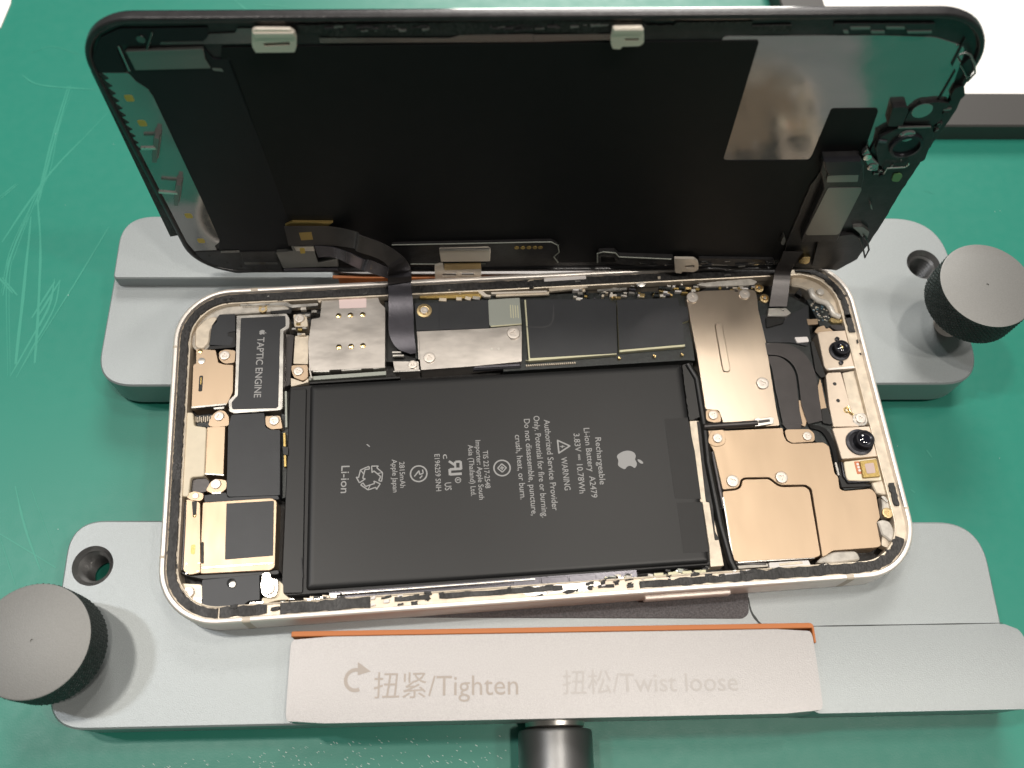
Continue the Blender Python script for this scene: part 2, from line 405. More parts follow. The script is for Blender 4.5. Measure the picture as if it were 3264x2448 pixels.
for i in range(430):
    if i < 330: x, y = R.uniform(-80, 0), R.uniform(-66, -56); y -= abs(x+45)*.05
    else: x, y = R.uniform(-120, 140), R.uniform(-70, 130)
    l = R.uniform(.15, .6 if i < 330 else .3); w = R.uniform(.03, .10); a = R.uniform(-.9, -.4); s = len(V); z = -18.44
    dx, dy = math.cos(a)*l/2, math.sin(a)*l/2; nx, ny = -math.sin(a)*w/2, math.cos(a)*w/2
    V += [(x-dx-nx, y-dy-ny, z), (x+dx-nx, y+dy-ny, z), (x+dx+nx, y+dy+ny, z), (x-dx+nx, y-dy+ny, z)]; F.append((s, s+1, s+2, s+3))
sp = mk('dust_specks', V, F, M['speck'], kind='stuff'); sp['label'] = 'tiny pale dust flecks scattered over the green mat'; sp['category'] = 'dust'

# white sheet in a black tray frame, top right
tr = thing('framed_tray', 'white panel in a flat black frame lying on the mat behind the display', 'tray', (150, 120, -18.5))
fo = [(83.45, 121.72), (113.6, 78.31)]; 
TO = [(83.2, 119.0), (83.9, 81.3), (260, 76.5), (260, 240), (76.5, 240)]
x0_, y0_ = (94.25, 121.3); xi, yi = (126.29, 91.92)
xo, yo = (83.06, 121.74); x2, y2 = (129.6, 81.61)
outer = [(xo, y2+1.2), (280, y2-8.2), (285, 250), (xo-9, 255)]
inner = [(x0_, yi+1.0), (260, yi-6.8), (262, 240), (x0_-6, 242)]
prism('tray_frame', tr, outer, -18.5, -13, M['padblack'], r=2.5, c=.4, holes=[inner])
prism('white_panel', tr, off(ccw(inner), -.02), -18.4, -14.2, M['paper'], r=0, c=0)
cs = thing('paper_corner', 'corner of a pale sheet at the far left edge of the mat', 'paper', (-132.28, 136.89)+(-18.5,))
prism('sheet', cs, [(-140.85, 145.68), (-129.98, 145.28), (-129.57, 138.47), (-131.08, 129.9), (-137.89, 125.63)], -18.5, -18.1, M['paper'], r=.3, c=.05)

# ================================================================== CLAMPS
def knob(parent, c, zt, zb, fr='K'):
    r = 10.15; n = 300; rows = 40; V = []; F = []
    prof = [(9.0, zb), (9.55, zb+.05)]
    zz = [zb+.35+(zt-.35-zb-.35)*k/rows for k in range(rows+1)]
    V += [(c[0]+9.2*math.cos(2*PI*i/n), c[1]+9.2*math.sin(2*PI*i/n), zb) for i in range(n)]
    for z in zz:
        for i in range(n):
            a = 2*PI*i/n; u = a*64/(2*PI); w = z/.95
            d1 = abs(((u+w) % 1.0)-.5)*2; d2 = abs(((u-w) % 1.0)-.5)*2
            rr = r-.32*max(d1, d2)**1.3
            V.append((c[0]+rr*math.cos(a), c[1]+rr*math.sin(a), z))
    V += [(c[0]+9.88*math.cos(2*PI*i/n), c[1]+9.88*math.sin(2*PI*i/n), zt-.02) for i in range(n)]
    for k in range(rows+2):
        for i in range(n): j = (i+1) % n; F.append((k*n+i, k*n+j, (k+1)*n+j, (k+1)*n+i))
    F.append(tuple(range(n)))
    g = mk('knob_grip', V, F, M['knurl'], parent, fr)
    lathe('knob_face', parent, c, [(0.25, zt-.12), (.3, zt+.08), (9.65, zt+.08), (9.91, zt-.02), (9.86, zt-.4)], M['knobtop'], 96, fr)
    pr = [(2.5, -7.8)]; z = -7.6
    while z < zb: pr += [(3.05, z), (2.5, z+.45)]; z += .9
    lathe('threaded_stem', parent, c, pr+[(2.3, zb+.1)], M['steel2'], 28, fr)
LZ = -7.7
def threaded_hole(parent, c, r, zt, zb, fr='K'):
    pr = [(r+.58, zt+.01), (r-.2, zt-1.0)]; z = zt-1.2
    while z > zb: pr += [(r-.15, z), (r-.75, z-.5)]; z -= 1.0
    V = []; F = []; n = 40
    for rr, z in pr: V += [(c[0]+rr*math.cos(2*PI*i/n), c[1]+rr*math.sin(2*PI*i/n), z) for i in range(n)]
    for k in range(len(pr)-1):
        for i in range(n): j = (i+1) % n; F.append((k*n+i, k*n+j, (k+1)*n+j, (k+1)*n+i))
    return mk('threaded_hole', V, F, M['rod'], parent, fr, smooth=30)
def bodycut(name, parent, poly, zt, zb, holes, r, fr='K'):
    o = prism(name, parent, poly, zb, zt, M['alu'], r=r, c=.35, fr=fr, holes=holes); return o
# --- front
fc = thing('front_clamp', 'long grey aluminium clamp bar nearest the viewer, with orange-edged jaw lettered in Chinese and English', 'clamp', (0, -37, -18.5), 'K')
hL = (-86.99, -25.99)
FB = [(-90.6, -56.2), (-92.3, -32), (-92.6, -16.8), (92.6, -19.3), (91.9, -56.1)]
bodycut('clamp_base', fc, FB, LZ, -16.6, [circ(hL, 3.95, 40)], [7, 1, 8.5, 9, 2])
threaded_hole(fc, hL, 3.4, LZ, -16.5)
# arched bar on the right half
V = []; F = []; xs = [49, 93.6]; ny = 16
def arch(name, parent, x0, x1, y0, y1, z0, zt, bulge, mt, rc=3):
    V = []; F = []; nx = 14; ny = 18
    for i in range(nx+1):
        for j in range(ny+1):
            t = j/ny; x = x0+(x1-x0)*i/nx; y = y0+(y1-y0)*t
            V.append((x, y, zt+bulge*(1-(2*t-1)**2)))
    for i in range(nx):
        for j in range(ny): a = i*(ny+1)+j; F.append((a, a+1, a+ny+2, a+ny+1))
    b = [(i*(ny+1)) for i in range(nx+1)]+[nx*(ny+1)+j for j in range(1, ny+1)]+[i*(ny+1)+ny for i in range(nx-1, -1, -1)]+[j for j in range(ny-1, 0, -1)]
    # round the far corners in plan
    for k in range(len(V)):
        x, y, z = V[k]
        for (cx, sx_) in ((x0, 1), (x1, -1)):
            for (cy, sy_) in ((y0, 1), (y1, -1)):
                px = cx+sx_*rc; py = cy+sy_*rc
                if (x-px)*sx_ < 0 and (y-py)*sy_ < 0:
                    d = math.hypot(x-px, y-py)
                    mx = max(abs(x-px), abs(y-py)); f_ = mx/d if d else 1
                    V[k] = (px+(x-px)*f_, py+(y-py)*f_, z)
    s = len(V); V += [(V[k][0], V[k][1], z0) for k in b]
    for i in range(len(b)): j = (i+1) % len(b); F.append((b[i], b[j], s+j, s+i))
    F.append(tuple(s+i for i in range(len(b))))
    return mk(name, V, F, mt, parent, 'K', smooth=35)
arch('raised_bar', fc, 48.5, 94.2, -56.3, -40.6, -16.5, -4.5, .35, M['alu'], 3.2)
arch('jaw', fc, -46.2, 51.4, -56.4, -41.3, -12, -1.15, .16, M['alu2'], 1.6)
jp = [(-46.3, -41.3), (52.05, -41.3), (52.05, -46.6), (51.45, -46.6), (51.45, -41.35), (-46.3, -41.35)]
prism('orange_pad', fc, [(-46.2, -41.28), (-46.2, -40.3), (51.85, -40.3), (51.85, -44.0), (51.42, -44.0), (51.42, -41.28)], -7.6, -.85, M['orange'], r=[.1, .3, .9, .1, .1, .1], c=.12, fr='K')
text('lettering', fc, '扭紧/Tighten', (-30.7, -49.26), (-4.49, -49.42), -.96, M['print'], 'K')
text('lettering', fc, '扭松/Twist loose', (3.67, -49.41), (36.06, -49.67), -.96, M['print2'], 'K')
ar = [(math.cos(t)*.9, math.sin(t)*.9) for t in [math.radians(60+ 235*k/24) for k in range(25)]]
ai = [(math.cos(t)*.62, math.sin(t)*.62) for t in [math.radians(60+235*k/24) for k in range(25)]]
stamp('arrow_mark', fc, [ar+ai[::-1], [(.12, 1.35), (1.15, .62), (.15, .35)]], (-34.05, -49.12), 2.35, 0, -.96, M['print'], 'K')
prism('grip_pad', fc, [(-41.38, -36.66), (40.46, -38.23), (41.69, -37.26), (42.14, -32.27), (-41.71, -31.05)], LZ-.1, -7.42, M['pad'], r=1.2, c=.1, fr='K')
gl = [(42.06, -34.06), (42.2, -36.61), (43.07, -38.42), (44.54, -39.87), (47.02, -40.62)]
strips('groove_shade_line', [gl], .32, LZ+.02, M['line'], 'K', fc, None)
strips('groove_shade_line', [[(50, -39.9), (70, -39.92), (92.5, -39.9)]], .6, LZ+.03, M['line'], 'K', fc, None)  # shade behind the raised bar's step, laid on as a dark strip
strips('groove_shade_line', [[(-46.75, -40.5), (-46.8, -48), (-46.75, -55.5)]], .5, LZ+.03, M['line'], 'K', fc, None)  # shade in the gap left of the jaw, painted as a dark strip
CL = (-89.32, -42.32)
knob(fc, (CL[0]-.2, CL[1]), 6.6, -2.0)
y1_ = (3, -57.03)
def hrod(name, parent, x, y0, y1, z, prof, mt, n=48):
    V = []; F = []
    for (t, rr) in prof:
        y = y0+(y1-y0)*t
        V += [(x+rr*math.cos(2*PI*i/n), y, z+rr*math.sin(2*PI*i/n)) for i in range(n)]
    for k in range(len(prof)-1):
        for i in range(n): j = (i+1) % n; F.append((k*n+i, k*n+j, (k+1)*n+j, (k+1)*n+i))
    F.append(tuple(range(n))); F.append(tuple((len(prof)-1)*n+i for i in range(n)))
    return mk(name, V, F, mt, parent, 'K', smooth=40)
hx = ((-4.19, -61.15)[0]+(9.94, -61.45)[0])/2; hr = ((9.94, -61.45)[0]-(-4.19, -61.15)[0])/2
hrod('adjusting_knob', fc, hx, -57.6, -95, -12.3, [(0, hr*.86), (.006, hr*.97), (.02, hr), (1, hr)], M['rod'])
hrod('spindle_collar', fc, hx, -55.8, -57.5, -12.3, [(0, hr*.8), (.8, hr*.8), (1, hr*.74)], M['steel2'])
for fx in (-70, 70): lathe('rubber_foot', fc, (fx, -38), [(6, -18.5), (6.2, -18.2), (6.2, -16.55)], M['knurl'], 32, 'K')
# --- rear
rc = thing('rear_clamp', 'long grey aluminium clamp bar behind the phone, under the standing display', 'clamp', (0, 33, -18.5), 'K')
hR = (93.5, 42.71)
RB = [(-83.5, 12.3), (-92.4, 14.5), (-92.2, 55), (99.5, 55.9), (101.2, 30), (98.5, 12.1)]
RB = [(-92.6, 12.45), (-92.4, 54), (100.0, 55.8), (100.6, 12.0)]
bodycut('clamp_base', rc, RB, LZ, -16.6, [circ(hR, 3.95, 40)], [8, 12, 12, 9])
threaded_hole(rc, hR, 3.4, LZ, -16.5)
prism('raised_bar', rc, [(-91.2, 36.7), (-42, 36.7), (-42, 53.0), (-91.4, 53.0)], -12, -4.2, M['alu'], r=[1.0, .3, .3, 9], c=.3, fr='K')
arch('jaw', rc, -43.5, 50.5, 37.6, 53.3, -12, -3.6, .2, M['alu2'], 1.6)
prism('orange_pad', rc, [(-43.4, 36.75), (50.6, 36.75), (50.6, 37.55), (-43.4, 37.55)], -7.6, -4.1, M['orange'], r=.2, c=.12, fr='K')
prism('grip_pad', rc, [(-48, 14), (48, 14), (48, 36), (-48, 36)], LZ-.1, -7.42, M['pad'], r=1.2, c=.1, fr='K')
CRt = KM.inverted() @ Vector((96.9, 21.1, 0)); knob(rc, (CRt.x, CRt.y), 10.6, 2.7)
hrod('adjusting_knob', rc, -2, 55, 85, -12.3, [(0, hr*.9), (.02, hr), (1, hr)], M['rod'])
for fx in (-70, 75): lathe('rubber_foot', rc, (fx, 33), [(6, -18.5), (6.2, -18.2), (6.2, -16.55)], M['knurl'], 32, 'K')
# ================================================================== THE PHONE (open, lying face up)
ph = thing('smartphone', 'opened pale gold smartphone with battery and cameras laid bare, lying across both clamps', 'smartphone', (0, 0, -7.4))
OL = Outline([(-73.15, -35.48), (73.43, -35.86), (73.36, 35.66), (-73.79, 35.54)], 11.6)
FLOOR = -5.2
loft('frame', ph, OL, [(1.2, -7.4), (.45, -7.3), (.08, -6.95), (0, -6.5), (0, -.75), (.05, -.38), (.2, -.12), (.42, 0), (.82, 0), (1.0, -.08), (1.1, -.25), (1.15, -1.15)], M['frame'], smooth=35)
prism('back_plate', ph, OL.at(1.1), -7.35, FLOOR, M['floor'], r=0, c=0)
loft('ledge', ph, OL, [(1.1, -1.0), (1.5, -.95), (3.2, -.95), (3.35, -1.1), (3.4, FLOOR)], M['cream'], smooth=35)
def anten(u0, u1):
    a = OL.at(-.015); n = len(a); k0 = OL.idx(u0); k1 = max(k0+1, OL.idx(u1)); V = []; F = []
    prof = [(-.015, -6.4), (-.015, -.74), (.04, -.36), (.19, -.10), (.42, .015), (.83, .015), (1.02, -.07)]
    L = [OL.at(i) for i, _ in prof]
    for ins in range(2):
        kf = OL.idx(u0) if ins == 0 else OL.idx(u1); i = int(kf) % n; j = (i+1) % n; f_ = kf-int(kf)
        for (q, (_, z)) in zip(L, prof): p = Vector(q[i]).lerp(Vector(q[j]), f_); V.append((p.x, p.y, z))
    m_ = len(prof)
    for k in range(m_-1): F.append((k, k+1, m_+k+1, m_+k))
    mk('antenna_band', V, F, M['antenna'], ph)
for u0, u1 in ((.035, .047), (.965, .977), (4.955, 4.967), (6.03, 6.042), (6.955, 6.967), (2.03, 2.04)): anten(u0, u1)
# side button on the near wall
ba = (18.37, -35.89); bb = (35.36, -35.92)
d_ = (Vector(bb)-Vector(ba)).normalized(); nrm = Vector((d_.y, -d_.x))
bot = Vector(OL.q[0]); bd = (Vector(OL.q[1])-bot).normalized(); bn = Vector((bd.y, -bd.x))
def onwall(p, o): t = (Vector(p)-bot).dot(bd); q = bot+bd*t+bn*o; return (q.x, q.y)
pb = [onwall(ba, -.3), onwall(bb, -.3), onwall(bb, .6), onwall(ba, .6)]
prism('side_button', ph, pb, -5.0, -2.9, M['frame'], r=.3, c=.2)
# adhesive gasket, in the lengths that are left
def gask(u0, u1, i0, i1, j=.1, z=-.55, s=0): prism('adhesive_gasket', ph, OL.band(u0, u1, i0, i1, j, s), -1.0, z, M['gasket'], r=0, c=.05)
gask(5.0, 7.98, 1.35, 3.05, .10, -.6, 1)             # left side with both corners
gask(.0, .07, 1.4, 3.3, .3, -.6, 2)
gask(.09, .225, 1.3, 3.25, .28, -.6, 3)
gask(4.02, 5.0, 1.3, 3.1, .08, -.6, 4)
gask(.33, .52, 2.0, 3.0, .16, -.6, 5); gask(.262, .315, 2.1, 2.9, .2, -.6, 6)
gask(.80, 1.72, 1.35, 3.3, .26, -.6, 7); gask(.64, .80, 1.35, 2.7, .2, -.6, 8)
gask(2.05, 2.15, 1.6, 2.7, .2, -.6, 9); gask(2.93, 3.5, 1.6, 2.9, .1, -.6, 10); gask(3.5, 4.0, 1.4, 2.6, .1, -.6, 11)
gask(2.86, 2.95, 1.5, 2.9, .1, -.6, 12); gask(.575, .60, 1.9, 2.5, .15, -.6, 13)
# inner bezel lip, pale line round the well
loft('inner_lip', ph, OL, [(3.15, -.96), (3.2, -.72), (3.32, -.68), (3.48, -.74), (3.52, -2.6)], M['cream'], smooth=35)
# torn glue and bright scraped metal along the near and far ledges
def scraps(n, u0, u1, i0, i1, mts, z0=-.98, z1=(-.75, -.45), ws=(.3, 1.6), hs=(.2, .8), nm='glue_scrap'):
    for k in range(n):
        u = R.uniform(u0, u1); q = OL.at(R.uniform(i0, i1)); i = int(OL.idx(u)) % len(q); p = Vector(q[i]); d = (Vector(q[(i+1) % len(q)])-p).normalized(); nn = Vector((-d.y, d.x)); w = R.uniform(*ws)/2; h = R.uniform(*hs)/2
        prism(nm, ph, jag([tuple(p-d*w-nn*h), tuple(p+d*w-nn*h*R.random()), tuple(p+d*w+nn*h), tuple(p-d*w+nn*h*R.random())], .09, .4), z0, R.uniform(*z1), M[R.choice(mts)], r=0, c=.04)
scraps(40, .02, .98, 1.9, 3.4, ['gasket'], ws=(.3, 1.9), hs=(.2, .9))
scraps(10, .22, .33, 1.4, 3.2, ['gasket', 'white', 'gasket'])
scraps(12, .50, .64, 1.8, 3.2, ['white', 'gasket', 'gasket'])
scraps(14, .66, 1.0, 2.4, 3.4, ['white', 'steel2', 'gasket', 'gasket'], ws=(.3, .9), hs=(.15, .4))
scraps(30, 4.05, 4.95, 1.5, 3.3, ['gasket', 'gasket', 'cream', 'steel2', 'flexs'])
scraps(20, 5.0, 7.95, 1.5, 3.3, ['gasket', 'gasket', 'dglass'], z1=(-.55, -.45), ws=(.3, 1.2), hs=(.1, .3))
scraps(8, 2.0, 3.9, 1.5, 3.0, ['gasket'], ws=(.3, 1.0))
# far-side dark wall and loose inner walls
T = -1.5    # common height of the shields
# ---------------- lower left: speaker, vibration motor, brackets
prism('corner_shell', ph, [(-70.73, 26.4), (-69.98, 29.88), (-67.96, 31.96), (-64.66, 32.88), (-59.87, 33.15), (-51.42, 32.52), (-49.46, 30.6), (-56.42, 30.32), (-61.44, 30.2), (-64.78, 30.26), (-66.43, 27.49), (-66.55, 22.93), (-67.44, 21.92), (-69.55, 22.05), (-70.58, 23.71)], FLOOR, -1.9, M['clear'], r=1.2, c=.2)
prism('corner_boss', ph, [(-69.76, 26.78), (-67.76, 29.1), (-65.66, 29.79), (-64.65, 28.64), (-66.45, 26.58), (-66.52, 23.36), (-67.85, 21.85), (-69.52, 22.48)], FLOOR, -1.5, M['cream'], r=.9, c=.25)
def tap(poly, z1, mt, r=.25, z0=FLOOR, name='shield_plate', **k): return prism(name, ph, poly, z0, z1, M[mt], r=r, **k)
tap([(-64.74, 30.07), (-61.41, 30.01), (-61.24, 25.78), (-62.77, 25.6), (-62.74, 24.79), (-61.43, 24.44), (-61.11, 22.29), (-66.53, 22.88), (-66.28, 27.43)], -1.5, 'graph', .3, name='black_module')
prism('module_slot', ph, [(-62.76, 25.54), (-61.28, 25.64), (-61.14, 22.01), (-66.47, 21.8), (-66.51, 22.6), (-62.05, 22.6), (-61.53, 24.31), (-62.73, 24.78)], -2.2, -1.47, M['void'], r=.1, c=.02)
gb = tap([(-69.19, 22.08), (-65.08, 21.57), (-64.48, 18.64), (-63.18, 18.11), (-61.31, 17.92), (-61.18, 11.72), (-62.28, 9.01), (-69.36, 8.71), (-69.57, 18.43), (-69, 18.65)], -1.4, 'copper', .3, name='gold_bracket')
lathe('contact_pad', gb, (-67.88, 19.24), [(.75, -1.42), (.7, -1.3), (.2, -1.25)], M['steel2'], 24)
lathe('contact_pad', gb, (-68.27, 21.5), [(.5, -1.42), (.45, -1.3), (.2, -1.25)], M['gold'], 24)
bar('slot', gb, (-67.77, 15.85), (-67.78, 12.26), .8, -1.6, -1.36, M['floor'], r=.3)
bar('slot_spring', gb, (-67.74, 15.46), (-67.77, 13.8), .3, -1.6, -1.3, M['ochre'], r=.1)
bar('bright_lip', ph, (-69.39, 8.8), (-62.31, 9.1), .45, -2.5, -1.38, M['steel2'])
t1 = tap([(-64.46, 21.22), (-63.07, 21.66), (-61, 21.27), (-61.07, 18.38), (-63.16, 18.25), (-64.37, 19.37)], -1.45, 'copper', .5, name='screw_tab'); screw(t1, (-63.15, 20.13), -1.45, 1.05)
# vibration motor
tm = tap([(-61.08, 29.41), (-50.57, 29.34), (-49.88, 28.09), (-49.91, 25.78), (-51.09, 25.17), (-50.93, 7.57), (-51.38, 6.97), (-60.71, 6.87), (-61.71, 7.39), (-61.97, 9.79), (-60.76, 10.97), (-60.79, 16.49)], -1.25, 'steel2', .25, name='vibration_motor')
prism('motor_label', tm, [(-60.15, 28.75), (-50.77, 28.75), (-50.68, 26.23), (-51.81, 25.49), (-51.85, 7.81), (-52.23, 7.48), (-60.91, 7.78), (-61.19, 8.1), (-61.25, 9.49), (-60.11, 10.76)], -1.24, -1.18, M['graph'], r=.2, c=.02)
text('lettering', tm, 'TAPTIC ENGINE', (-55.33, 23.87), (-55.69, 10.07), -1.165, M['btext'], size=2.05, bold=.01)
stamp('apple_mark', tm, [APPLE_B, APPLE_L], (-55.52, 25.03), .68, -PI/2, -1.165, M['btext'])
# cream antenna block and flat copper plate
cb = tap([(-70.5, 7.62), (-68.91, 7.57), (-68.52, 4.65), (-66.03, 4.12), (-65.94, -6.21), (-68.57, -6.27), (-68.77, -10.25), (-70.31, -9.99), (-70.98, -5.17), (-71.36, 4.46), (-70.45, 4.65)], -1.05, 'creamp', .5, name='cream_block', c=.15)
bar('block_groove', cb, (-70.51, 3.43), (-70.55, -4.96), .5, -1.2, -1.02, M['clear'], r=.1)
cp = tap([(-66.03, 4.31), (-62.42, 4.27), (-62.33, -6.01), (-66.09, -5.85)], -1.5, 'copper', .1, name='flat_plate'); bar('bright_lip', cp, (-66.06, -5.62), (-62.15, -6.11), .3, -2.2, -1.42, M['steel2'])
t2 = tap([(-65.11, 7.23), (-63.9, 8.02), (-62.76, 7.82), (-61.79, 6.51), (-61.7, 4.4), (-64.63, 4.22), (-66, 4.68), (-65.62, 6.01)], -1.7, 'copper', .6, name='screw_tab'); screw(t2, (-63.77, 6.57), -1.7, 1.0)
bar('bright_tab', ph, (-64.94, 8.34), (-62.82, 8.38), .5, -2.2, -1.5, M['steel2'])
t3 = tap([(-64.75, -7.07), (-63.67, -6.67), (-61.66, -7.16), (-61.63, -8.91), (-63.08, -9.98), (-64.4, -9.77), (-65.75, -8.98)], -1.7, 'copper', .5, name='screw_tab'); screw(t3, (-63.72, -7.84), -1.7, 1.0)
bar('bright_tab', t3, (-64.4, -9.66), (-62.65, -9.73), .4, -1.9, -1.5, M['steel2'])
tap([(-68.62, 7.36), (-65.22, 7.39), (-64.74, 4.38), (-68.38, 4.99)], -2.3, 'board', .2, name='dark_recess')
for i in range(9):
    x = 400+i*19; bar('pin', ph, (-68.52, 7.02) if 0 else ((-68.52, 7.02)[0]+i*.38, (-68.52, 7.02)[1]-.2*(i % 2)), ((-68.52, 7.02)[0]+i*.38+.1, (-68.52, 7.02)[1]-1.2-.2*(i % 2)), .16, -2.4, -1.95, M['cream'], r=.02, c=.02)
tap([(-68.65, -6.09), (-66.22, -6.13), (-65.08, -6.92), (-65.41, -9), (-68.66, -9.71)], -2.2, 'flex', .6, name='dark_recess')
# black plates
bp = tap([(-61.28, 6.74), (-54.65, 6.72), (-54.36, 3.52), (-53.26, 2.9), (-51.38, 2.78), (-51.17, -11.05), (-61.05, -10.73), (-61.56, -10.16), (-61.85, 4.25)], -1.45, 'graph', .35, name='black_plate')
t4 = tap([(-54.52, 6.01), (-51.46, 5.94), (-50.88, 3.04), (-53.26, 2.95), (-54.37, 3.89)], -1.5, 'copper', .5, name='screw_tab'); screw(t4, (-52.62, 4.84), -1.5, 1.0)
tap([(-65.94, -9.96), (-61.73, -9.66), (-61.25, -10.74), (-51.92, -10.73), (-51.38, -11.34), (-51.37, -11.81), (-65.78, -11.42)], -1.62, 'graph', .2, name='black_plate')
# loudspeaker
ls = tap([(-66.09, -11.48), (-52.76, -11.46), (-51.69, -12.18), (-51.8, -25.22), (-52.6, -25.82), (-65.77, -25.57), (-66.02, -17.82)], -1.35, 'copper', .5, name='loudspeaker', c=.12)
prism('speaker_label', ls, [(-61.43, -12.05), (-52.29, -12.1), (-52.2, -23.03), (-61.28, -23.15)], -1.35, -1.3, M['graph'], r=.15, c=.02)
bar('speaker_fold', ls, (-65.52, -24.42), (-52.14, -24.44), .35, -1.4, -1.27, M['steel2'], r=.1, c=.06)
sb = tap([(-69.2, -10.6), (-66.5, -11.48), (-65.72, -25.33), (-67.74, -25.62), (-68.96, -24.67), (-69.02, -17.64)], -1.3, 'copper', .4, name='side_strip')
prism('strip_hole', sb, [(-68.11, -11.14), (-67.13, -11.21), (-67.1, -14.4), (-67.74, -14.47)], -1.4, -1.27, M['floor'], r=.3, c=.01)
prism('strip_hole', sb, [(-67.76, -19.84), (-66.95, -19.78), (-66.97, -21.76), (-67.74, -21.6)], -1.4, -1.27, M['ochre'], r=.4, c=.01)
lathe('strip_dimple', sb, (-67.44, -14.15), [(.3, -1.3), (.25, -1.1), (.05, -1.05)], M['gold'], 16)
bar('strip_slot', sb, (-65.65, -19.43), (-65.43, -23.62), .5, -1.5, -1.24, M['floor'], r=.2)
for pp in ((400, 825), (510, 815), (400, 905), (500, 890)): lathe('solder_dot', sb, {(400, 825): (-68.39, -23.52), (510, 815): (-66.07, -23.47), (400, 905): (-68.29, -25.26), (500, 890): (-66.2, -25.08)}[pp], [(.2, -1.3), (.15, -1.18)], M['steel2'], 12)
t5 = tap([(-69.15, -10.29), (-69.2, -9.48), (-67.69, -9.12), (-65.92, -9.7), (-65.91, -10.74), (-66.49, -11.28), (-68.24, -10.97)], -1.25, 'copper', .3, name='screw_tab'); screw(t5, (-67.42, -10.11), -1.25, .6)
tap([(-70.46, -11.17), (-69.45, -10.9), (-69.27, -17.49), (-69.27, -24.54), (-69.98, -24.05)], -2.1, 'flex', .2, name='dark_wall')
prism('black_rib', ph, [(-69.89, -24.95), (-68.37, -25.7), (-65.38, -26.57), (-51.08, -26.62), (-51.1, -25.75), (-51.85, -25.59), (-52.7, -25.79), (-65.85, -25.54), (-67.75, -25.58), (-69.07, -24.68)], FLOOR, -1.9, M['void'], r=.3, c=.15)
# microphone box and lower-left corner
mb = tap([(-65.37, -26.69), (-54.67, -26.39), (-54.48, -31.27), (-56.58, -31.33), (-58.2, -32.58), (-60.69, -32.75), (-65.04, -31.87)], -1.3, 'graph', .3, name='black_box')
lathe('pin_well', mb, (-59.86, -27.69), [(.85, -1.29), (.8, -1.26)], M['void'], 24); lathe('locating_pin', mb, (-59.59, -28.05), [(.65, -1.27), (.6, -1.0), (.3, -.95)], M['steel2'], 24)
tap([(-69.53, -26.93), (-65.41, -27.44), (-65.18, -31.91), (-63.98, -32.83), (-66.94, -31.99), (-68.73, -29.75)], -1.9, 'cream', .6, name='corner_boss')
tap([(-67.25, -30.07), (-65.29, -29.79), (-65.19, -31.7), (-66.53, -31.81)], -1.6, 'steel2', .4, name='corner_tab')
screw(ph, (-67.82, -28.78), -1.7, 1.05); screw(ph, (-65.93, -30.93), -1.6, .8)
for q in ((-68.19, -29.6), (-66.94, -31.38)): lathe('locating_pin', ph, q, [(.45, -1.9), (.42, -1.35), (.2, -1.25)], M['cream'], 16)
st = tap([(-54.25, -26.18), (-52.6, -26.08), (-52.46, -27.39), (-51.19, -27.48), (-51, -29.42), (-51.43, -30.88), (-52.9, -31.09), (-54.17, -30.36), (-54.55, -28.31), (-54.26, -27.47)], -1.2, 'steel2', .7, name='screw_tab', c=.12); screw(st, (-52.84, -29.29), -1.2, 1.15)
tap([(-51.4, -27.55), (-50.32, -28.49), (-50.29, -30.21), (-48.79, -31.49), (-51.32, -31.41), (-54.25, -32.04), (-54.29, -30.77), (-51.55, -30.75)], -2.0, 'creamp', .4, name='cream_block')
tap([(-56.36, -31.56), (-53.74, -31.54), (-53.83, -32.16), (-55.7, -32.45), (-56.45, -31.97)], -1.2, 'steel2', .2, name='bright_tab')
tap([(-60.63, -33.17), (-55.37, -31.67), (-53.68, -32.42), (-56.18, -32.66), (-58, -34.19), (-58.38, -35), (-60.66, -34.83)], -.95, 'cream', .3, name='pale_patch')

# ---------------- battery
BT = -1.55
def pillow(name, parent, q, z0, z1, mt, rad, edge):
    o2 = Outline(ccw(q), rad, 24, 8); V = []; F = []
    prof = [(0, z0), (0, z1-edge*.9), (edge*.12, z1-edge*.55), (edge*.4, z1-edge*.25), (edge*.8, z1-edge*.08), (edge*1.4, z1), (edge*2.2, z1)]
    for ins, z in prof:
        L = o2.at(ins); n = len(L); V += [(a, b, z) for a, b in L]
    for k in range(len(prof)-1):
        for i in range(n): j = (i+1) % n; F.append((k*n+i, k*n+j, (k+1)*n+j, (k+1)*n+i))
    F.append(tuple(range((len(prof)-1)*n, len(prof)*n)))
    return mk(name, V, F, mt, parent, 'P', 60)
b0 = prism('battery', ph, [(-50.37, -30.79)] + [(32.27, -30.73)] + [(35.28, 10.13), (34.93, 12.56)] + [(-45.75, 12.81), (-49.83, 12.68)], FLOOR, -2.35, M['battd'], r=.5, c=.25)
pillow('cell_pouch', b0, [(-46.02, -29.97), (31.83, -30.24), (32.79, 12.55), (-45.51, 12.55)], -2.4, BT, M['batt'], .7, .75)
prism('wrap_end', b0, [(-50.71, -30.24), (-46.62, -30.43)]+[(-46.28, 11.94), (-49.7, 11.9)], -2.4, -2.05, M['batt'], r=.5, c=.25)
for pl in ([(27.3, 0.06), (32.19, 0.13), (32.51, -7.4), (32.15, -17.46), (26.92, -16.96), (27.01, -9.49)], [(27.16, -17.91), (32.12, -18.09)]+[(31.73, -28.17), (26.89, -28.05)]):
    prism('end_tape', b0, pl, BT-.02, BT+.025, M['battd'], r=.1, c=.01)
bar('seam_glint', b0, (-46.9, -23.68), (-46.65, -27.53), .18, -2.1, -1.9, M['graph'], r=.03)
ZT = BT+.012
def bt(s, a, b, size=1.75): text('lettering', b0, s, a, b, ZT, M['btext'], size=size, bold=.006)
bt('Rechargeable', (13.36, -3.05), (13.17, -13.13))
bt('Li-ion Battery  A2479', (11.22, -0.84), (11.17, -15.72))
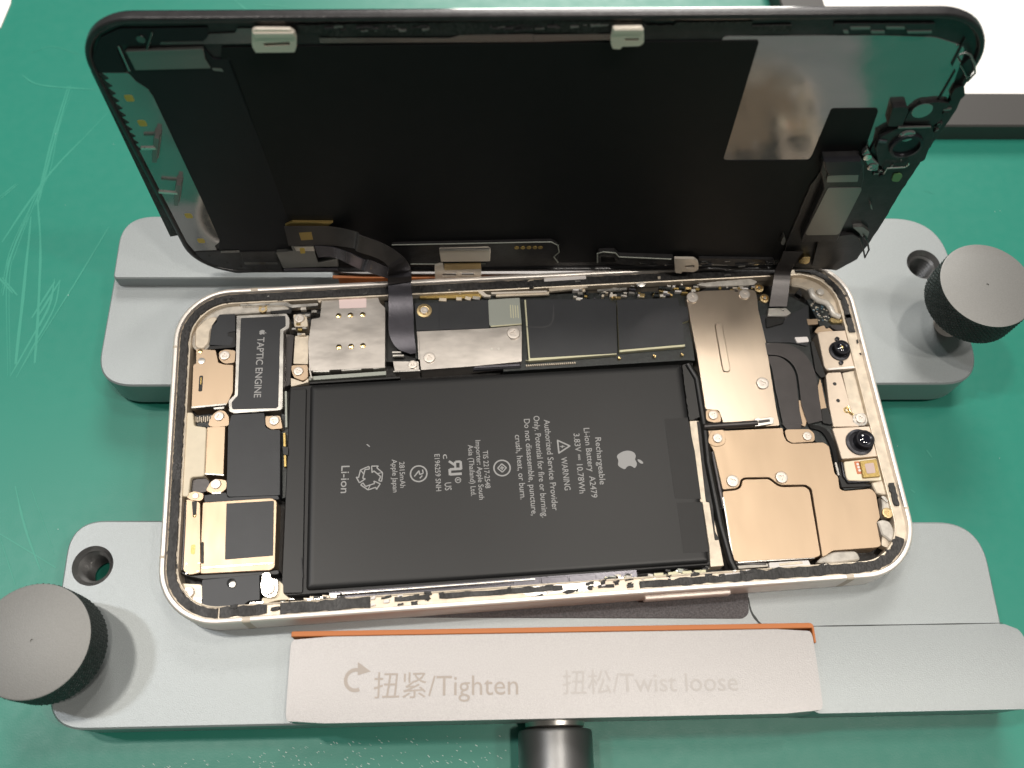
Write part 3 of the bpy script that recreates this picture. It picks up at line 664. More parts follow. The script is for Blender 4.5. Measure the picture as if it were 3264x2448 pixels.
bt('3.83V ⎓ 10.78Wh', (9.03, -1.9), (8.86, -14.69))
bt('WARNING', (5.89, -6.82), (5.98, -13.83))
bt('Authorized Service Provider', (3.22, 1.53), (3.11, -17.8))
bt('Only. Potential for fire or burning.', (1.14, 2.5), (0.96, -19.09))
bt('Do not disassemble, puncture,', (-0.89, 1.95), (-1.09, -18.53))
bt('crush, heat, or burn.', (-3.02, -1.41), (-3.02, -15.1))
bt('TIS 2217-2548', (-9.95, -4.36), (-9.94, -12.33), 1.5)
bt('Importer: Apple South', (-11.3, -2.06), (-11.31, -14.58), 1.5)
bt('Asia (Thailand) Ltd.', (-12.86, -2.94), (-12.88, -13.73), 1.5)
bt('E196259 SNH', (-19.72, -4.49), (-19.74, -12.27), 1.5)
bt('c', (-17.94, -4.56), (-17.85, -5.54), 1.75); bt('US', (-17.76, -10.62), (-17.75, -12.22), 1.9)
bt('2815mAh', (-26.83, -5.66), (-26.79, -11.09), 1.5); bt('Apple Japan', (-28.31, -5.03), (-28.25, -11.93), 1.5)
bt('Li-ion', (-37.87, -5.77), (-38.05, -11.43), 2.35)
stamp('apple_mark', b0, [APPLE_B, APPLE_L], (18.52, -8.29), 2.36, -PI/2, ZT, M['btext'])
def ring(r, w, n=40): return {'o': circ((0, 0), r, n), 'h': [circ((0, 0), r-w, n)]}
for c_, gl_ in (((-7.14, -8.3), 0), ((-23.87, -8.38), 1)):
    gs = [ring(1, .16)]
    if gl_ == 0:
        gs += [seg((-.5, 0), (0, .5), .13), seg((0, .5), (.5, 0), .13), seg((.5, 0), (0, -.5), .13), seg((0, -.5), (-.5, 0), .13), seg((-.25, 0), (.25, 0), .12), seg((0, -.25), (0, .25), .12)]
    else:
        gs += [seg((-.45, .45), (0, .5), .14), seg((0, .5), (.1, .1), .14), seg((.1, .1), (-.35, .05), .14), seg((-.35, .05), (.3, -.5), .14), seg((.25, .4), (.55, .1), .14)]
    stamp('round_mark', b0, gs, c_, 1.78, -PI/2, ZT, M['btext'])
tri = lambda s: [(math.cos(PI/2+2*PI*k/3)*s, math.sin(PI/2+2*PI*k/3)*s) for k in range(3)]
stamp('warning_mark', b0, [{'o': fil(tri(1.08), .2), 'h': [fil(tri(.74), .1)]}, [(.08, .42), (-.16, -.02), (.0, -.02), (-.08, -.36), (.2, .08), (.04, .08)]], (5.43, -4.51), 1.75, -PI/2, ZT, M['btext'])
UR = [seg((-1.0, 1.0), (-1.0, -.2), .34), seg((-1.15, .95), (-.25, .95), .3), seg((-.25, 1.0), (-.25, .35), .32), seg((-1.0, .35), (-.2, .35), .28), seg((-.65, .3), (-.1, -.35), .32),
      seg((.2, 1.0), (.2, -.5), .34), seg((.1, -.45), (1.0, -.45), .32), seg((.95, 1.0), (.95, -.5), .34)]
stamp('approval_mark', b0, [seg((.75, 1.0), (.75, -.35), .3), seg((.1, -.35), (.85, -.35), .3), seg((.15, 1.0), (.15, -.35), .3), seg((-.25, .95), (.2, .95), .3), seg((-.75, .95), (-.25, .95), .28), seg((-.72, .95), (-.72, .35), .28), seg((-.75, .3), (.15, .3), .24), seg((-.3, .3), (-.85, -.4), .28)], (-17.03, -7.64), 1.75, -PI/2, ZT, M['btext'])
stamp('registered_mark', b0, [ring(1, .25, 24), seg((-.25, .5), (-.25, -.5), .2), seg((-.2, .45), (.3, .3), .2), seg((-.2, .0), (.3, -.5), .2)], (-16.11, -10.25), .62, -PI/2, ZT, M['btext'])
rec = []
for k in range(3):
    a = 2*PI*k/3
    def rp(u, v, a=a): return (u*math.cos(a)-v*math.sin(a), u*math.sin(a)+v*math.cos(a))
    base = [(-.62, -.62), (.18, -.62), (.18, -.40), (.62, -.80), (.18, -1.18), (.18, -.98), (-.50, -.98), (-.82, -.55), (-.95, -.35), (-.72, -.25)]
    o_ = [rp(*p) for p in base]
    for i in range(len(o_)): rec.append(seg(o_[i], o_[(i+1) % len(o_)], .10))
    rec += [seg(rp(-.5, -.98), rp(-.2, -.62), .08)]
stamp('recycling_mark', b0, rec, (-33.46, -8.56), 2.35, -PI/2-.25, ZT, M['btext'])
prism('dust_fleck', b0, [(-34.19, -1.49), (-33.89, -1.44), (-33.38, -1.96), (-33.56, -2.07)], BT, BT+.05, M['btext'], r=.05, c=.01)

# ---------------- between motor and tray
tap([(-51, 25.24), (-49.16, 24.86), (-49.57, 17.66), (-49.86, 13.24), (-50.9, 12.79), (-51.26, 7.46)], -2.8, 'flex', .2, name='dark_recess')
tap([(-48.85, 24.27), (-45.95, 24.23), (-46.06, 17.43), (-49.12, 17.75)], -2.1, 'cream', .2, name='pale_bracket')
t6 = tap([(-49.44, 17.14), (-45.99, 17.03), (-45.9, 14.1), (-47.01, 13.4), (-48.88, 14.29), (-49.37, 15.88)], -1.5, 'copper', .5, name='screw_tab'); screw(t6, (-47.9, 15.58), -1.5, 1.0)
tap([(-49.59, 14.47), (-48.58, 14.02), (-46.94, 13.27), (-45.9, 14.24), (-45.89, 13.2), (-49.49, 12.4)], -1.9, 'cream', .3, name='pale_bracket')
t7 = tap([(-49.21, 29.26), (-46.45, 29.1), (-46.19, 27.44), (-46.06, 26.06), (-48.93, 26.23)], -1.7, 'cream', .4, name='screw_tab'); screw(t7, (-47.83, 28.11), -1.7, 1.05)
for q, mt_, l in (((-48.07, 26.76), 'gold', 1), ((-49.01, 25.64), 'steel2', 1), ((-46.74, 25.67), 'steel2', 1), ((-47.8, 24.3), 'steel2', 1), ((-46.1, 28.75), 'steel2', 1.2), ((-47.7, 25.38), 'ochre', 1), ((-44.73, 29.58), 'steel2', 1.3), ((-46.97, 24.25), 'cream', .9), ((-48.24, 30.89), 'cream', 1.2), ((-47.03, 30.41), 'clear', 1.3)):
    bar('contact', ph, (q[0]-.45*l, q[1]), (q[0]+.45*l, q[1]-.05), .5*l, -2.2, -1.35, M[mt_], r=.12)
prism('spring_bar', ph, [(-60.96, 32.58), (-51.1, 32.42), (-49.4, 31.35), (-43.85, 31.45), (-43.85, 30.75), (-49.39, 30.52), (-51.56, 31.34), (-60.21, 31.7)], -2, -1.1, M['steel2'], r=.2)
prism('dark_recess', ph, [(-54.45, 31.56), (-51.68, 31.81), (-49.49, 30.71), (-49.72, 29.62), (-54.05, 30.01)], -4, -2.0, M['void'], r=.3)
lathe('hollow_boss', ph, (-55.69, 31.02), [(.95, -2.4), (.9, -1.7), (.5, -1.7), (.42, -2.1)], M['brass'], 24)
# ---------------- SIM tray shield
sm = tap([(-43.14, 32.3), (-41.44, 32.9), (-31.2, 32.73), (-30.56, 30.73), (-29.52, 29.55), (-29.93, 15.27), (-45.68, 15.53), (-45.97, 22.07), (-45.29, 27.72), (-43.49, 27.94)], -1.35, 'steel', .3, name='sim_shield')
for q in [(-39.52, 28.15), (-36.99, 28.14), (-34.4, 28.12), (-39.49, 20.69), (-36.95, 20.67), (-34.45, 20.68)]: lathe('contact_dimple', sm, q, [(.62, -1.34), (.58, -1.2), (.3, -1.1), (.05, -1.08)], M['gold'], 18)
prism('pink_label', sm, [(-39.45, 32.14), (-33.54, 32.08), (-33.58, 29.79), (-39.32, 29.9)], -1.34, -1.28, M['pink'], r=.15, c=.01)
prism('top_tab', sm, [(-41.91, 33.01), (-41.18, 33.64), (-33.63, 33.37), (-33.27, 32.65), (-41.43, 32.7)], -2, -1.15, M['steel2'], r=.15)
prism('top_tab', sm, [(-44.22, 32.44), (-43.25, 32.95), (-41.91, 32.73), (-42.88, 32.23), (-43.61, 31.43)], -2, -1.15, M['cream'], r=.15)
for a, b in (((-45.65, 16.27), (-45.16, 13.72)),): bar('folded_edge', sm, a, b, .35, -3, -1.3, M['steel2'])
fe = [(-44.96, 15.44), (-41.44, 15.27), (-39.09, 15.33), (-34.85, 15.39), (-32.48, 15.4), (-29.88, 15.55)]
for i in (0, 2, 4): bar('folded_tooth', sm, fe[i], fe[i+1], .5, -2.6, -1.38, M['steel2'])
bar('tray_rail', ph, (-45.83, 14.16), (-29.82, 14.42), .9, -4, -2.1, M['chip'], r=.1)
bar('tray_rail', ph, (-45.71, 13.2), (-26.89, 13.32), .45, -4, -2.3, M['void'], r=.1)
# ---------------- shield beside the display cable
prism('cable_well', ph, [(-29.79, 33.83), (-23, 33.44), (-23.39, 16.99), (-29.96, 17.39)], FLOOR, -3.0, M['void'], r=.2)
t8 = tap([(-28.35, 16.92), (-22.88, 16.58), (-22.85, 14.34), (-27.95, 14.39)], -1.8, 'steel', .2, name='screw_tab'); screw(t8, (-24.18, 15.81), -1.8, .95)
bar('bright_lip', t8, (-28.3, 14.49), (-22.61, 14.4), .35, -2.6, -1.72, M['steel2'])
for q0, q1 in (((-28.43, 18.98), (-26.52, 18.87)), ((-28.34, 18.18), (-25.95, 18.09))): bar('bright_tab', ph, q0, q1, .45, -2.4, -1.7, M['steel2'])
lb = tap([(-23.32, 30.42), (-7.18, 30.32), (-7.43, 23.25), (-23.09, 23.64)], -1.6, 'graph', .2, name='board_cover')
prism('cover_step', lb, [(-17.91, 30.38), (-7.18, 30.32), (-7.47, 23.39), (-18.24, 23.62)], -1.6, -1.52, M['graph'], r=.2, c=.03)
lathe('brass_standoff', lb, (-21.19, 28.37), [(1.62, -1.6), (1.6, -1.3), (1.1, -1.25), (1.05, -1.35), (.85, -1.38)], M['brass'], 32); screw(lb, (-21.19, 28.37), -1.42, .85)
s1 = tap([(-23.09, 23.45), (-7.55, 23.29), (-0.47, 23.61), (-0.55, 22.1)]+[(-1.15, 14.94), (-11.64, 14.47), (-22.49, 14.3)], -1.4, 'steel', .2, name='shield_plate'); screw(s1, (-20.6, 16.93), -1.4, 1.2); screw(s1, (-2.43, 21.59), -1.35, 1.4)
bar('plate_bead', s1, (-22.74, 23.16), (-22.75, 16.72), .4, -1.6, -1.3, M['steel'])
lp = [(-7.3, 18.31), (-5.85, 18.27)]
for q in lp: lathe('plate_mark', s1, q, [(.3, -1.41), (.28, -1.37)], M['steel2'], 12)
bar('grey_shaft', ph, (-11.52, 14.43), (-1.42, 14.4), .95, -3, -1.75, M['flexs'], r=.1, c=.25)
gc = tap([(-7.26, 30.22), (-0.36, 30.33), (-0.41, 23.83), (-7.05, 23.48), (-7.45, 24.11)], -1.3, 'chip', .25, name='grey_chip')
bar('bright_lip', gc, (-7.16, 23.65), (-0.46, 23.86), .3, -1.6, -1.24, M['chipt'])
for k in range(4):
    q0 = (-2.53, 28.68); q1 = (-2.61, 25.48); bar('print_line', gc, (q0[0]+k*.52, q0[1]-.1*k), (q1[0]+k*.52, q1[1]-.15*(k % 2)), .2, -1.3, -1.285, M['chipt'], r=0, c=0)
# processor covers
c1 = tap([(0.64, 29.82)]+[(19.02, 28.92), (19.33, 27.97), (20.55, 27.76), (19.24, 15.44)]+[(0.39, 15.01), (-0.43, 15.28)]+[(0.31, 15.2)], -1.4, 'chipt', .15, name='processor_shield')
prism('graphite_cover', c1, [(0.96, 29.77)]+[(19.04, 28.89), (19.38, 28), (20.63, 27.75), (19.32, 15.65)]+[(0.63, 15.64)], -1.4, -1.3, M['graph'], r=.15, c=.03)
pc = [(0.26, 23.1), (4.42, 22.85), (6.26, 24.12), (6.92, 28.27)]
strips('crease', [pc], .35, -1.285, M['black'], 'P', c1, None)
c2 = tap([(20.97, 28.44), (34.45, 28.23), (34.5, 26.1), (36.23, 25.86), (36.05, 22.64), (34.53, 22.23), (34.24, 16.42), (19.87, 15.94)], -1.45, 'chipt', .15, name='memory_shield')
prism('graphite_cover', c2, [(20.9, 28.53), (34.46, 28.29), (34.54, 26.15), (36.26, 25.88), (36.08, 22.64), (34.55, 22.23), (34.24, 16.91), (19.86, 16.42)], -1.45, -1.33, M['graph'], r=.15, c=.03)
prism('logic_board', ph, [(-23.79, 32.35)]+[(36.84, 30.58), (36.1, 13.34)]+[(34.61, 13.57), (-5.24, 13.35), (-5.05, 15.86)]+[(-23.61, 17.51)], FLOOR, -2.4, M['board'], r=.2, c=.05)
for q in [(19.76, 14.66), (27.38, 14.67), (33.42, 14.63), (29.5, 29.37), (30.9, 29.09), (33.17, 29.24), (20.01, 29.34)]: bar('gold_pad', ph, (q[0]-.3, q[1]+.3), (q[0]+.25, q[1]-.2), .4, -2.5, -1.6, M['gold'], r=.1)
q0 = (-0.24, 14.27); q1 = (10.07, 14.3)
for k in range(24):
    t = k/23; x = q0[0]+(q1[0]-q0[0])*t; y = q0[1]+(q1[1]-q0[1])*t; bar('board_pad', ph, (x, y+.2), (x+.15, y-.2), .2, -2.5, -2.0, M['cream'], r=.02, c=.02)
# far edge: springs, clips and contacts in front of the rim
prism('far_clip', ph, [(-23.68, 32.77), (-20.96, 33.32), (-9.34, 33.28), (-8.64, 32.62), (-7.49, 31.28), (-6.52, 31.08), (-6.8, 30.59), (-8.15, 30.75), (-9.19, 31.8), (-9.63, 32.67), (-20.98, 32.82), (-22.97, 32.17)], -1.6, -.8, M['clipw'], r=.2)
for a in ([(-21, 32.9), (-19.52, 32.96)], [(-18.54, 32.76), (-16.33, 32.44)], [(-14.33, 32.8), (-13, 32.24)], [(-11.97, 32.95), (-11, 32.47)], [(-17.89, 30.89), (-16.3, 30.66)], [(-14.19, 30.82), (-12.97, 30.66)], [(-12.21, 30.98), (-11, 30.55)], [(-10.61, 30.89), (-9.01, 30.66)]): bar('spring_finger', ph, a[0], a[1], .8, -2.2, -1.2, M['cream' if a[0][0] < -12 else 'steel2'], r=.12)
bar('spring_bed', ph, (-22.03, 32.34), (-8.7, 31.57), 1.4, -3, -1.7, M['ochre'], r=.2)
bar('far_rail', ph, (-6.48, 31.53), (5.69, 31.26), .5, -1.6, -.8, M['clipw']); bar('far_rail', ph, (-5.51, 31.19), (6.19, 31.08), .8, -1.8, -1.2, M['cream'])
bar('far_rail', ph, (6.23, 31.65), (14.81, 32.16), .8, -1.6, -.9, M['cream'])
bar('bright_insert', ph, (5.3, 33.99), (14.62, 34.12), .8, -1.2, -.5, M['white'])
rr_ = Outline(OL.q, 11.6)
for k in range(84):     # components crowded along the far edge
    t = R.random(); q0 = Vector((11.41, 30.64)); q1 = Vector((52.74, 30.57)); p = q0.lerp(q1, t)+Vector((0, R.uniform(-1.6, 1.1))); w = R.uniform(.35, 1.5); h = R.uniform(.3, .7)
    mt_ = R.choice(['steel2', 'clipw', 'cream', 'board', 'white', 'flexs', 'ochre', 'gold', 'clear', 'void'])
    bar('contact', ph, (p.x-w/2, p.y+w*.1), (p.x+w/2, p.y-w*.1*R.random()), h, -2.3, R.uniform(-1.6, -.95), M[mt_], r=.08, c=.04)
bar('far_rail', ph, (14.82, 33.28), (39.42, 32.75), .4, -1.6, -.95, M['cream'])
bar('far_rail', ph, (16.83, 31.01), (23.39, 31.07), .55, -1.6, -1.0, M['steel2'])
lathe('solder_blob', ph, (26.72, 32.4), [(1.3, -1.4), (1.15, -.9), (.5, -.7)], M['steel2'], 12)
prism('far_clip', ph, [(39.97, 31.41), (43.59, 31.64), (51.36, 31.93), (52.76, 31.12), (51.83, 30.3), (41.35, 30.47), (38.89, 31.04)], -1.6, -.85, M['clear'], r=.3)
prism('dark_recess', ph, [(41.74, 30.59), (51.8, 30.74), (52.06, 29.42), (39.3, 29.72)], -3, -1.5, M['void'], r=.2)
# ---------------- tall connector plate
cpz = -1.25
p1 = tap([(36.27, 26.96), (36.22, 28.24), (37.16, 29.33), (39.22, 29.5), (40.15, 29.67), (50.49, 29.48), (52.08, 29.05), (52.08, 27.04)]+[(51.76, 24.33), (51.96, 16.8), (51.13, 0.66), (51.11, -3.04), (39.36, -2.91)]+[(39.36, -1.52), (38.87, 1.18), (36.17, 1.61), (36.42, 14.2), (36.25, 22.44)], cpz, 'plate', .35, name='connector_plate')
rp_ = [(42.24, 21.38), (42.11, 9.71)]
bar('stiffening_rib', p1, rp_[0], rp_[1], 1.75, cpz-.05, cpz+.28, M['plate'], r=.85, c=.24)
screw(p1, (37.57, 27.99), cpz, 1.3); screw(p1, (49.33, 28.17), cpz, 1.2); screw(p1, (49.22, 6.6), cpz, 1.35)
t9 = tap([(36.1, 1.43), (38.49, 1.27), (39.08, 0.09), (38.96, -1.55), (37.16, -1.56), (35.82, -0.97)], -1.05, 'copper', .6, name='screw_tab', z0=-1.4); screw(t9, (37.44, 0.07), -1.05, 1.0)
tube('coax_cable', ph, [(*p, -.75) for p in [(35.03, -2.42), (39.34, -2.38), (42.21, -2.39), (46.3, -2.35)]], .62, M['flex'], 12)
cl_ = prism('coax_clip', ph, [(45.81, -1.43), (46.7, -1.16), (47.13, -1.44), (49.48, -1.16), (50.01, -1.53), (49.63, -2.82), (45.6, -3.19)], -1.4, -.55, M['steel2'], r=.15, c=.1)
prism('clip_window', cl_, [(46.56, -1.83), (48.99, -1.73), (49, -2.29), (46.43, -2.5)], -.7, -.53, M['flex'], r=.1, c=.01)
prism('dark_gap', ph, [(35.46, -2.01), (39.55, -1.89), (46.3, -1.82), (46.06, -3.07), (39.57, -3.15), (35.74, -3.16)], -2, -1.3, M['void'], r=.1, c=.02)
# ---------------- big camera cover plates
a1 = tap([(35.82, -2.83), (39.76, -3.34), (51.7, -3.48), (51.57, -5.32), (51.9, -6.48), (52.88, -7.07), (59.56, -7.19), (60.54, -8.19), (60.4, -14.12), (60.99, -14.76), (60.69, -17.35), (61.53, -17.81), (67.08, -17.68), (67.89, -18.84), (67.55, -23.93), (66.6, -24.64), (66.39, -29.42), (65.49, -29.77), (56.48, -29.76), (54.75, -30.67), (54.06, -30.85), (54.89, -16.96), (53.96, -16.06), (49.02, -15.8), (48.29, -15.51), (46.74, -13.97), (41.6, -13.7), (40.84, -14.11), (40.3, -15.47), (39.26, -15.86), (36.76, -15.93), (36.31, -7.44), (35.53, -5.72)], -1.3, 'copper', .45, name='cover_plate', c=.1)
a2 = tap([(36.63, -16.23), (39.41, -16.11), (40.55, -15.69), (41.15, -14.23), (41.64, -14.03), (46.58, -14.24), (48.05, -15.74), (48.95, -16.12), (53.7, -16.34), (54.49, -17.23), (53.87, -30.51), (52.51, -30.89), (37.17, -30.58), (36.19, -29.95)], -1.33, 'copper', .5, name='cover_plate', c=.1)
t10 = tap([(36.39, -3.28), (39.29, -3.09), (39.39, -5.47), (38.43, -6.65), (36.51, -6.77), (35.27, -5.7)], -1.12, 'copper', .7, name='screw_tab', z0=-1.4); screw(t10, (37.52, -5.02), -1.12, 1.0)
t11 = tap([(51.83, -3.91), (57.17, -4.15), (58.06, -5.15), (57.76, -7.01), (52.85, -7.02), (51.92, -6.21)], -1.22, 'copper', .8, name='screw_tab', z0=-1.5); screw(t11, (56.32, -5.77), -1.22, .95)
screw(a1, (39.04, -14.31), -1.3, 1.25); screw(a1, (49.16, -14.23), -1.3, 1.25)
bar('edge_fold', a2, (36.59, -17.45), (36.38, -29.71), .35, -2.4, -1.3, M['steel2'])
bar('edge_fold', a2, (37.19, -30.66), (52.58, -30.82), .3, -2.6, -1.38, M['steel2'])
# dark rails between the battery and the plates
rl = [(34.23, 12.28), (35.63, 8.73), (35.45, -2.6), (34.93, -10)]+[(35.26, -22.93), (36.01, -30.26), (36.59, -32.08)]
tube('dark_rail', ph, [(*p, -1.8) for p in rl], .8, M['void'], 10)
rl2 = [(36.24, -7.67), (36.5, -19.7)]+[(35.56, -19.73), (35.56, -27.55), (36.35, -30.75), (42.8, -31.32)]
tube('plate_seal', ph, [(*p, -1.9) for p in rl2], .5, M['flex'], 10)
prism('pale_rail', ph, [(32.62, -0.44), (34.64, -0.57), (34.28, -9.89), (34.08, -19.44)]+[(34.53, -27.4), (34.58, -31), (31.87, -31.03), (32.29, -27.25), (32.45, -18.02)]+[(32.02, -17.89), (32.19, -9.75)], FLOOR, -2.0, M['cream'], r=.2)
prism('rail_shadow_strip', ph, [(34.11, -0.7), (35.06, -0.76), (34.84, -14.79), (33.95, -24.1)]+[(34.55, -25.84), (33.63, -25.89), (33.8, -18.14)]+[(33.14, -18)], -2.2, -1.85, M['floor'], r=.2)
prism('black_foam', ph, jag([(32.96, 12.26), (35.19, 12.39), (35.18, 0.38), (33.35, -0.52), (32.4, -0.46), (32.58, 5.18)], .1), -2.4, -1.6, M['void'], r=0)
prism('black_foam', ph, jag([(36.1, 8.88), (36.61, 7.53), (36.85, 0.28), (35.78, -3.2), (36.14, -6.71), (35.44, -6.66), (35.09, -1.64)], .12), -2.4, -1.5, M['gasket'], r=0)
# ---------------- right side: cables and cameras
prism('dark_bay', ph, [(52.08, 26.78), (59.03, 28.1), (63.53, 24.97), (62.65, 19.66), (62.25, 16.63), (62.5, 7.41), (62.53, -3.51), (61.57, -10.96), (61.31, -16.3)]+[(67.51, -17.3), (61.73, -17.51), (61.2, -14.66), (60.69, -8.08), (58.15, -6.87), (57.84, -4.54)]+[(51.36, -3.55)], FLOOR, -1.95, M['board'], r=.3)
tap([(51.81, 19.09), (52.06, 22.98), (58.1, 22.63), (63.19, 24.88), (62.14, 18.19), (61.3, 15.49), (60.81, 14.97), (57.75, 15.98), (52.28, 16.31)], -1.6, 'graph', .4, name='black_sheet')
def arcstrip(name, A, B, mt, z, th):
    ribbon(name, ph, [(*p, z) for p in A], [(*p, z) for p in B], th, M[mt], 8)
arcstrip('curved_flex', [(51.68, 16.11), (56.34, 15.55), (59.2, 13.61), (60.8, 10.54), (61.1, 6.78), (60.7, 2.09), (60.3, -2.51)], [(51.63, 13.25), (54.28, 12.82), (56.23, 11.35), (57.21, 8.88), (57, 4.93), (56.68, 1.05), (57.14, -3.07)], 'flex', -1.3, .12)
arcstrip('curved_flex', [(51.85, 12.96), (54.04, 12.67), (55.94, 11.01), (56.78, 8.42), (56.4, 4.23), (56.06, 0.88), (55.99, -2.95)], [(51.72, 11.68), (52.02, 10.05), (51.97, 7.93), (51.82, 5.3), (51.9, 3.21), (51.87, 0.63), (51.87, -2.94)], 'flex', -1.42, .12)
ribbon('curved_flex', ph, [(*p, -1.7) for p in [(57.28, -3.05), (59.83, -3.59), (61.23, -4.95), (61.93, -7.76), (61.81, -10.97), (61.51, -14.38)]], [(*p, -1.5) for p in [(57.53, -3.99), (59.33, -4.61), (60.25, -5.93), (60.89, -8.47), (60.88, -11.19), (60.65, -14.84)]], .1, M['void'])
prism('flex_end', ph, [(51.58, -2.46), (55.85, -2.86), (55.38, -3.97), (52.56, -4.16)], -1.5, -1.25, M['flex'], r=.3)
prism('pale_window', ph, [(58.39, 17.09), (61.29, 17.05), (61.41, 15.8), (58.73, 15.69)], -1.6, -1.2, M['white'], r=.3)
prism('bronze_bar', ph, [(56.31, 2.58), (57.1, 2.27), (57.27, -2.12), (56.47, -3.59), (55.74, -3.04)], -2, -1.5, M['copper'], r=.2)
prism('bronze_bar', ph, [(61.05, 5.16), (62.18, 7.47), (62.2, 5.88), (61.97, -2.93), (60.58, -2.59)], -2.2, -1.7, M['copper'], r=.2)
# small components at the far right corner
bs = prism('sensor_board', ph, [(63.36, 26.58), (65.46, 26.75), (68.15, 24.87), (68.03, 22.04), (70.38, 21.05), (69.55, 18.58), (64.95, 19.69), (64.62, 21.67)], FLOOR, -2.0, M['board'], r=.3)
BX = [(63.55, 26.28), (66.77, 20.98)]
for k in range(46):
    x = R.uniform(BX[0][0], BX[1][0]); y = R.uniform(BX[1][1]-.5, BX[0][1]); x += (BX[0][1]-y)*.22
    bar('chip_part', bs, (x, y), (x+.32, y-.2), .22, -2.05, -1.85, M[R.choice(['smdblue', 'white', 'chip', 'cream', 'cream'])], r=.03, c=.03)
prism('bronze_tab', ph, [(62.17, 21.57), (62.95, 21.39), (64.62, 21.43), (64.44, 20.04), (62.14, 19.98)], -2, -1.5, M['copper'], r=.15)
prism('gold_fork', ph, [(63.13, 18.25), (64.12, 19.3), (65.59, 19.64), (65.91, 18.78), (66.73, 19.01), (67.3, 18.14), (67.4, 17.44), (63.83, 17.38)], -2, -1.35, M['copper'], r=.2)
prism('gold_fork', ph, [(67.01, 20.81), (67.67, 21.48), (68.71, 20.99), (69.94, 20.78), (69.63, 19.96), (67.73, 20.07)], -2, -1.35, M['gold'], r=.1)
prism('black_clip', ph, [(66.81, 19.51), (68.35, 19.56), (69.8, 19.19), (70.08, 18.2), (68.04, 18.18), (67.15, 18.79)], -2, -1.2, M['flex'], r=.2)
tube('corner_shell', ph, [(*p, -1.5) for p in [(64.57, 28.76), (64.71, 27.02), (65.74, 25.81), (67.4, 25.15), (68.11, 23.68), (68.3, 22.25), (69.66, 21.46)]], .7, M['clear'], 10)
prism('corner_shell', ph, [(61.29, 32.8), (65.48, 32.86), (68.4, 31.81), (70.01, 29.67), (70.33, 27.62), (71.15, 25.56), (70.82, 21.87), (68.54, 22.01), (68.41, 24.86), (65.79, 25.87), (64.55, 28.53), (63, 29.78), (60.24, 30.23)], FLOOR, -2.0, M['cream'], r=1, c=.3)
lathe('hollow_boss', ph, (66.7, 28), [(.9, -2), (.8, -1.4), (.4, -1.3)], M['clear'], 20); prism('dark_recess', ph, [(61.09, 28.24), (62.38, 29.47), (62.59, 28.01), (62.29, 27.16)], -3, -1.7, M['void'], r=.3)
for q in ((53.04, 29.8), (53.82, 27.17)): lathe('threaded_post', ph, q, [(1.1, -2.5), (1.05, -1.5), (.7, -1.45), (.6, -1.9)], M['brass'], 24); lathe('post_core', ph, q, [(.45, -2), (.35, -1.35)], M['steel2'], 16)
# camera bracket with two lens modules
bk = tap([(63.63, 17.95), (65.69, 18.11), (70.76, 18.03), (71.03, 17.51), (70.65, 9.13), (63.85, 8.69), (63.35, 9.8)], -1.15, 'bracket', .4, name='camera_bracket', c=.12)
mid = prism('bracket_web', bk, [(63.25, 7.67), (63.89, 8.29), (66.74, 8.25), (67.08, -0.94), (66.79, -3.22), (68, -4.32), (62.27, -4.07), (62.42, 0.65)], -2.5, -1.2, M['bracket'], r=.3, c=.1)
bar('bracket_fold', bk, (64.04, 9), (70.57, 9.14), .5, -2.5, -1.0, M['frame'])
prism('bracket_channel', bk, [(67.22, 8.22), (71.11, 8.78), (70.61, -4.11), (67, -2.86)], -3, -1.7, M['cream'], r=.3)
for q in [(64.77, 5.59), (64.64, 1.75)]: lathe('rivet_hole', bk, q, [(.42, -1.25), (.4, -1.17)], M['floor'], 16)
lathe('brass_boss', bk, (65.99, -0.52), [(.75, -1.4), (.7, -1.1), (.3, -1.1), (.25, -1.3)], M['gold'], 20); tube('brass_wire', bk, [(*p, -.95) for p in [(66.37, 0.35), (66.5, -1.2), (67.1, -1.75)]], .22, M['gold'])
t12 = prism('screw_tab', bk, [(66.84, -2.16), (68.04, -1.22), (69.73, -1.32), (70.15, -2.63), (69.55, -4.12), (67.35, -4.11), (66.84, -3.19)], -2.5, -1.35, M['steel2'], r=.8); screw(bk, (68.5, -2.58), -1.35, 1.1)
bk2 = tap([(61.92, -4.3), (70.17, -4.41), (70.42, -11.1), (62.41, -11.19), (62.25, -8.21)], -1.12, 'bracket', .4, name='camera_bracket', c=.12)
def lens(par, c, ct, r0, r1, z0, z1, blue):
    lathe('lens_flange', par, c, [(r0, z0), (r0*.98, z0+.35), (r0*.8, z0+.45), (r0*.78, z0+.1)], M['lensr'], 40)
    lathe('lens_barrel', par, ct, [(r1*1.04, z0), (r1, z1-.15), (r1*.93, z1), (r1*.80, z1), (r1*.72, z1-.12), (r1*.4, z1-.35)], M['lensr'], 40)
    lathe('lens_glass', par, ct, [(r1*.62, z1-.28), (r1*.5, z1-.14), (r1*.3, z1-.06), (r1*.1, z1-.04)], M['lens'], 32, smooth=80)
lens(bk, (67.48, 13.11), (67.79, 13.48) if 0 else (67.75, 13.49), 2.3, 1.72, -1.15, .2, 0)
for q in ((67.53, 15.91), (67.13, 10.27)): lathe('lens_lug', bk, q, [(.5, -1.2), (.48, -.7), (.3, -.65)], M['lensr'], 16)
lathe('focus_glint', bk, (67.74, 13.44), [(.42, .1), (.3, .22), (.05, .25)], M['gold'], 12)
lens(bk2, (66.92, -7.82), (67.69, -7.63), 2.85, 1.95, -1.12, .45, 1)
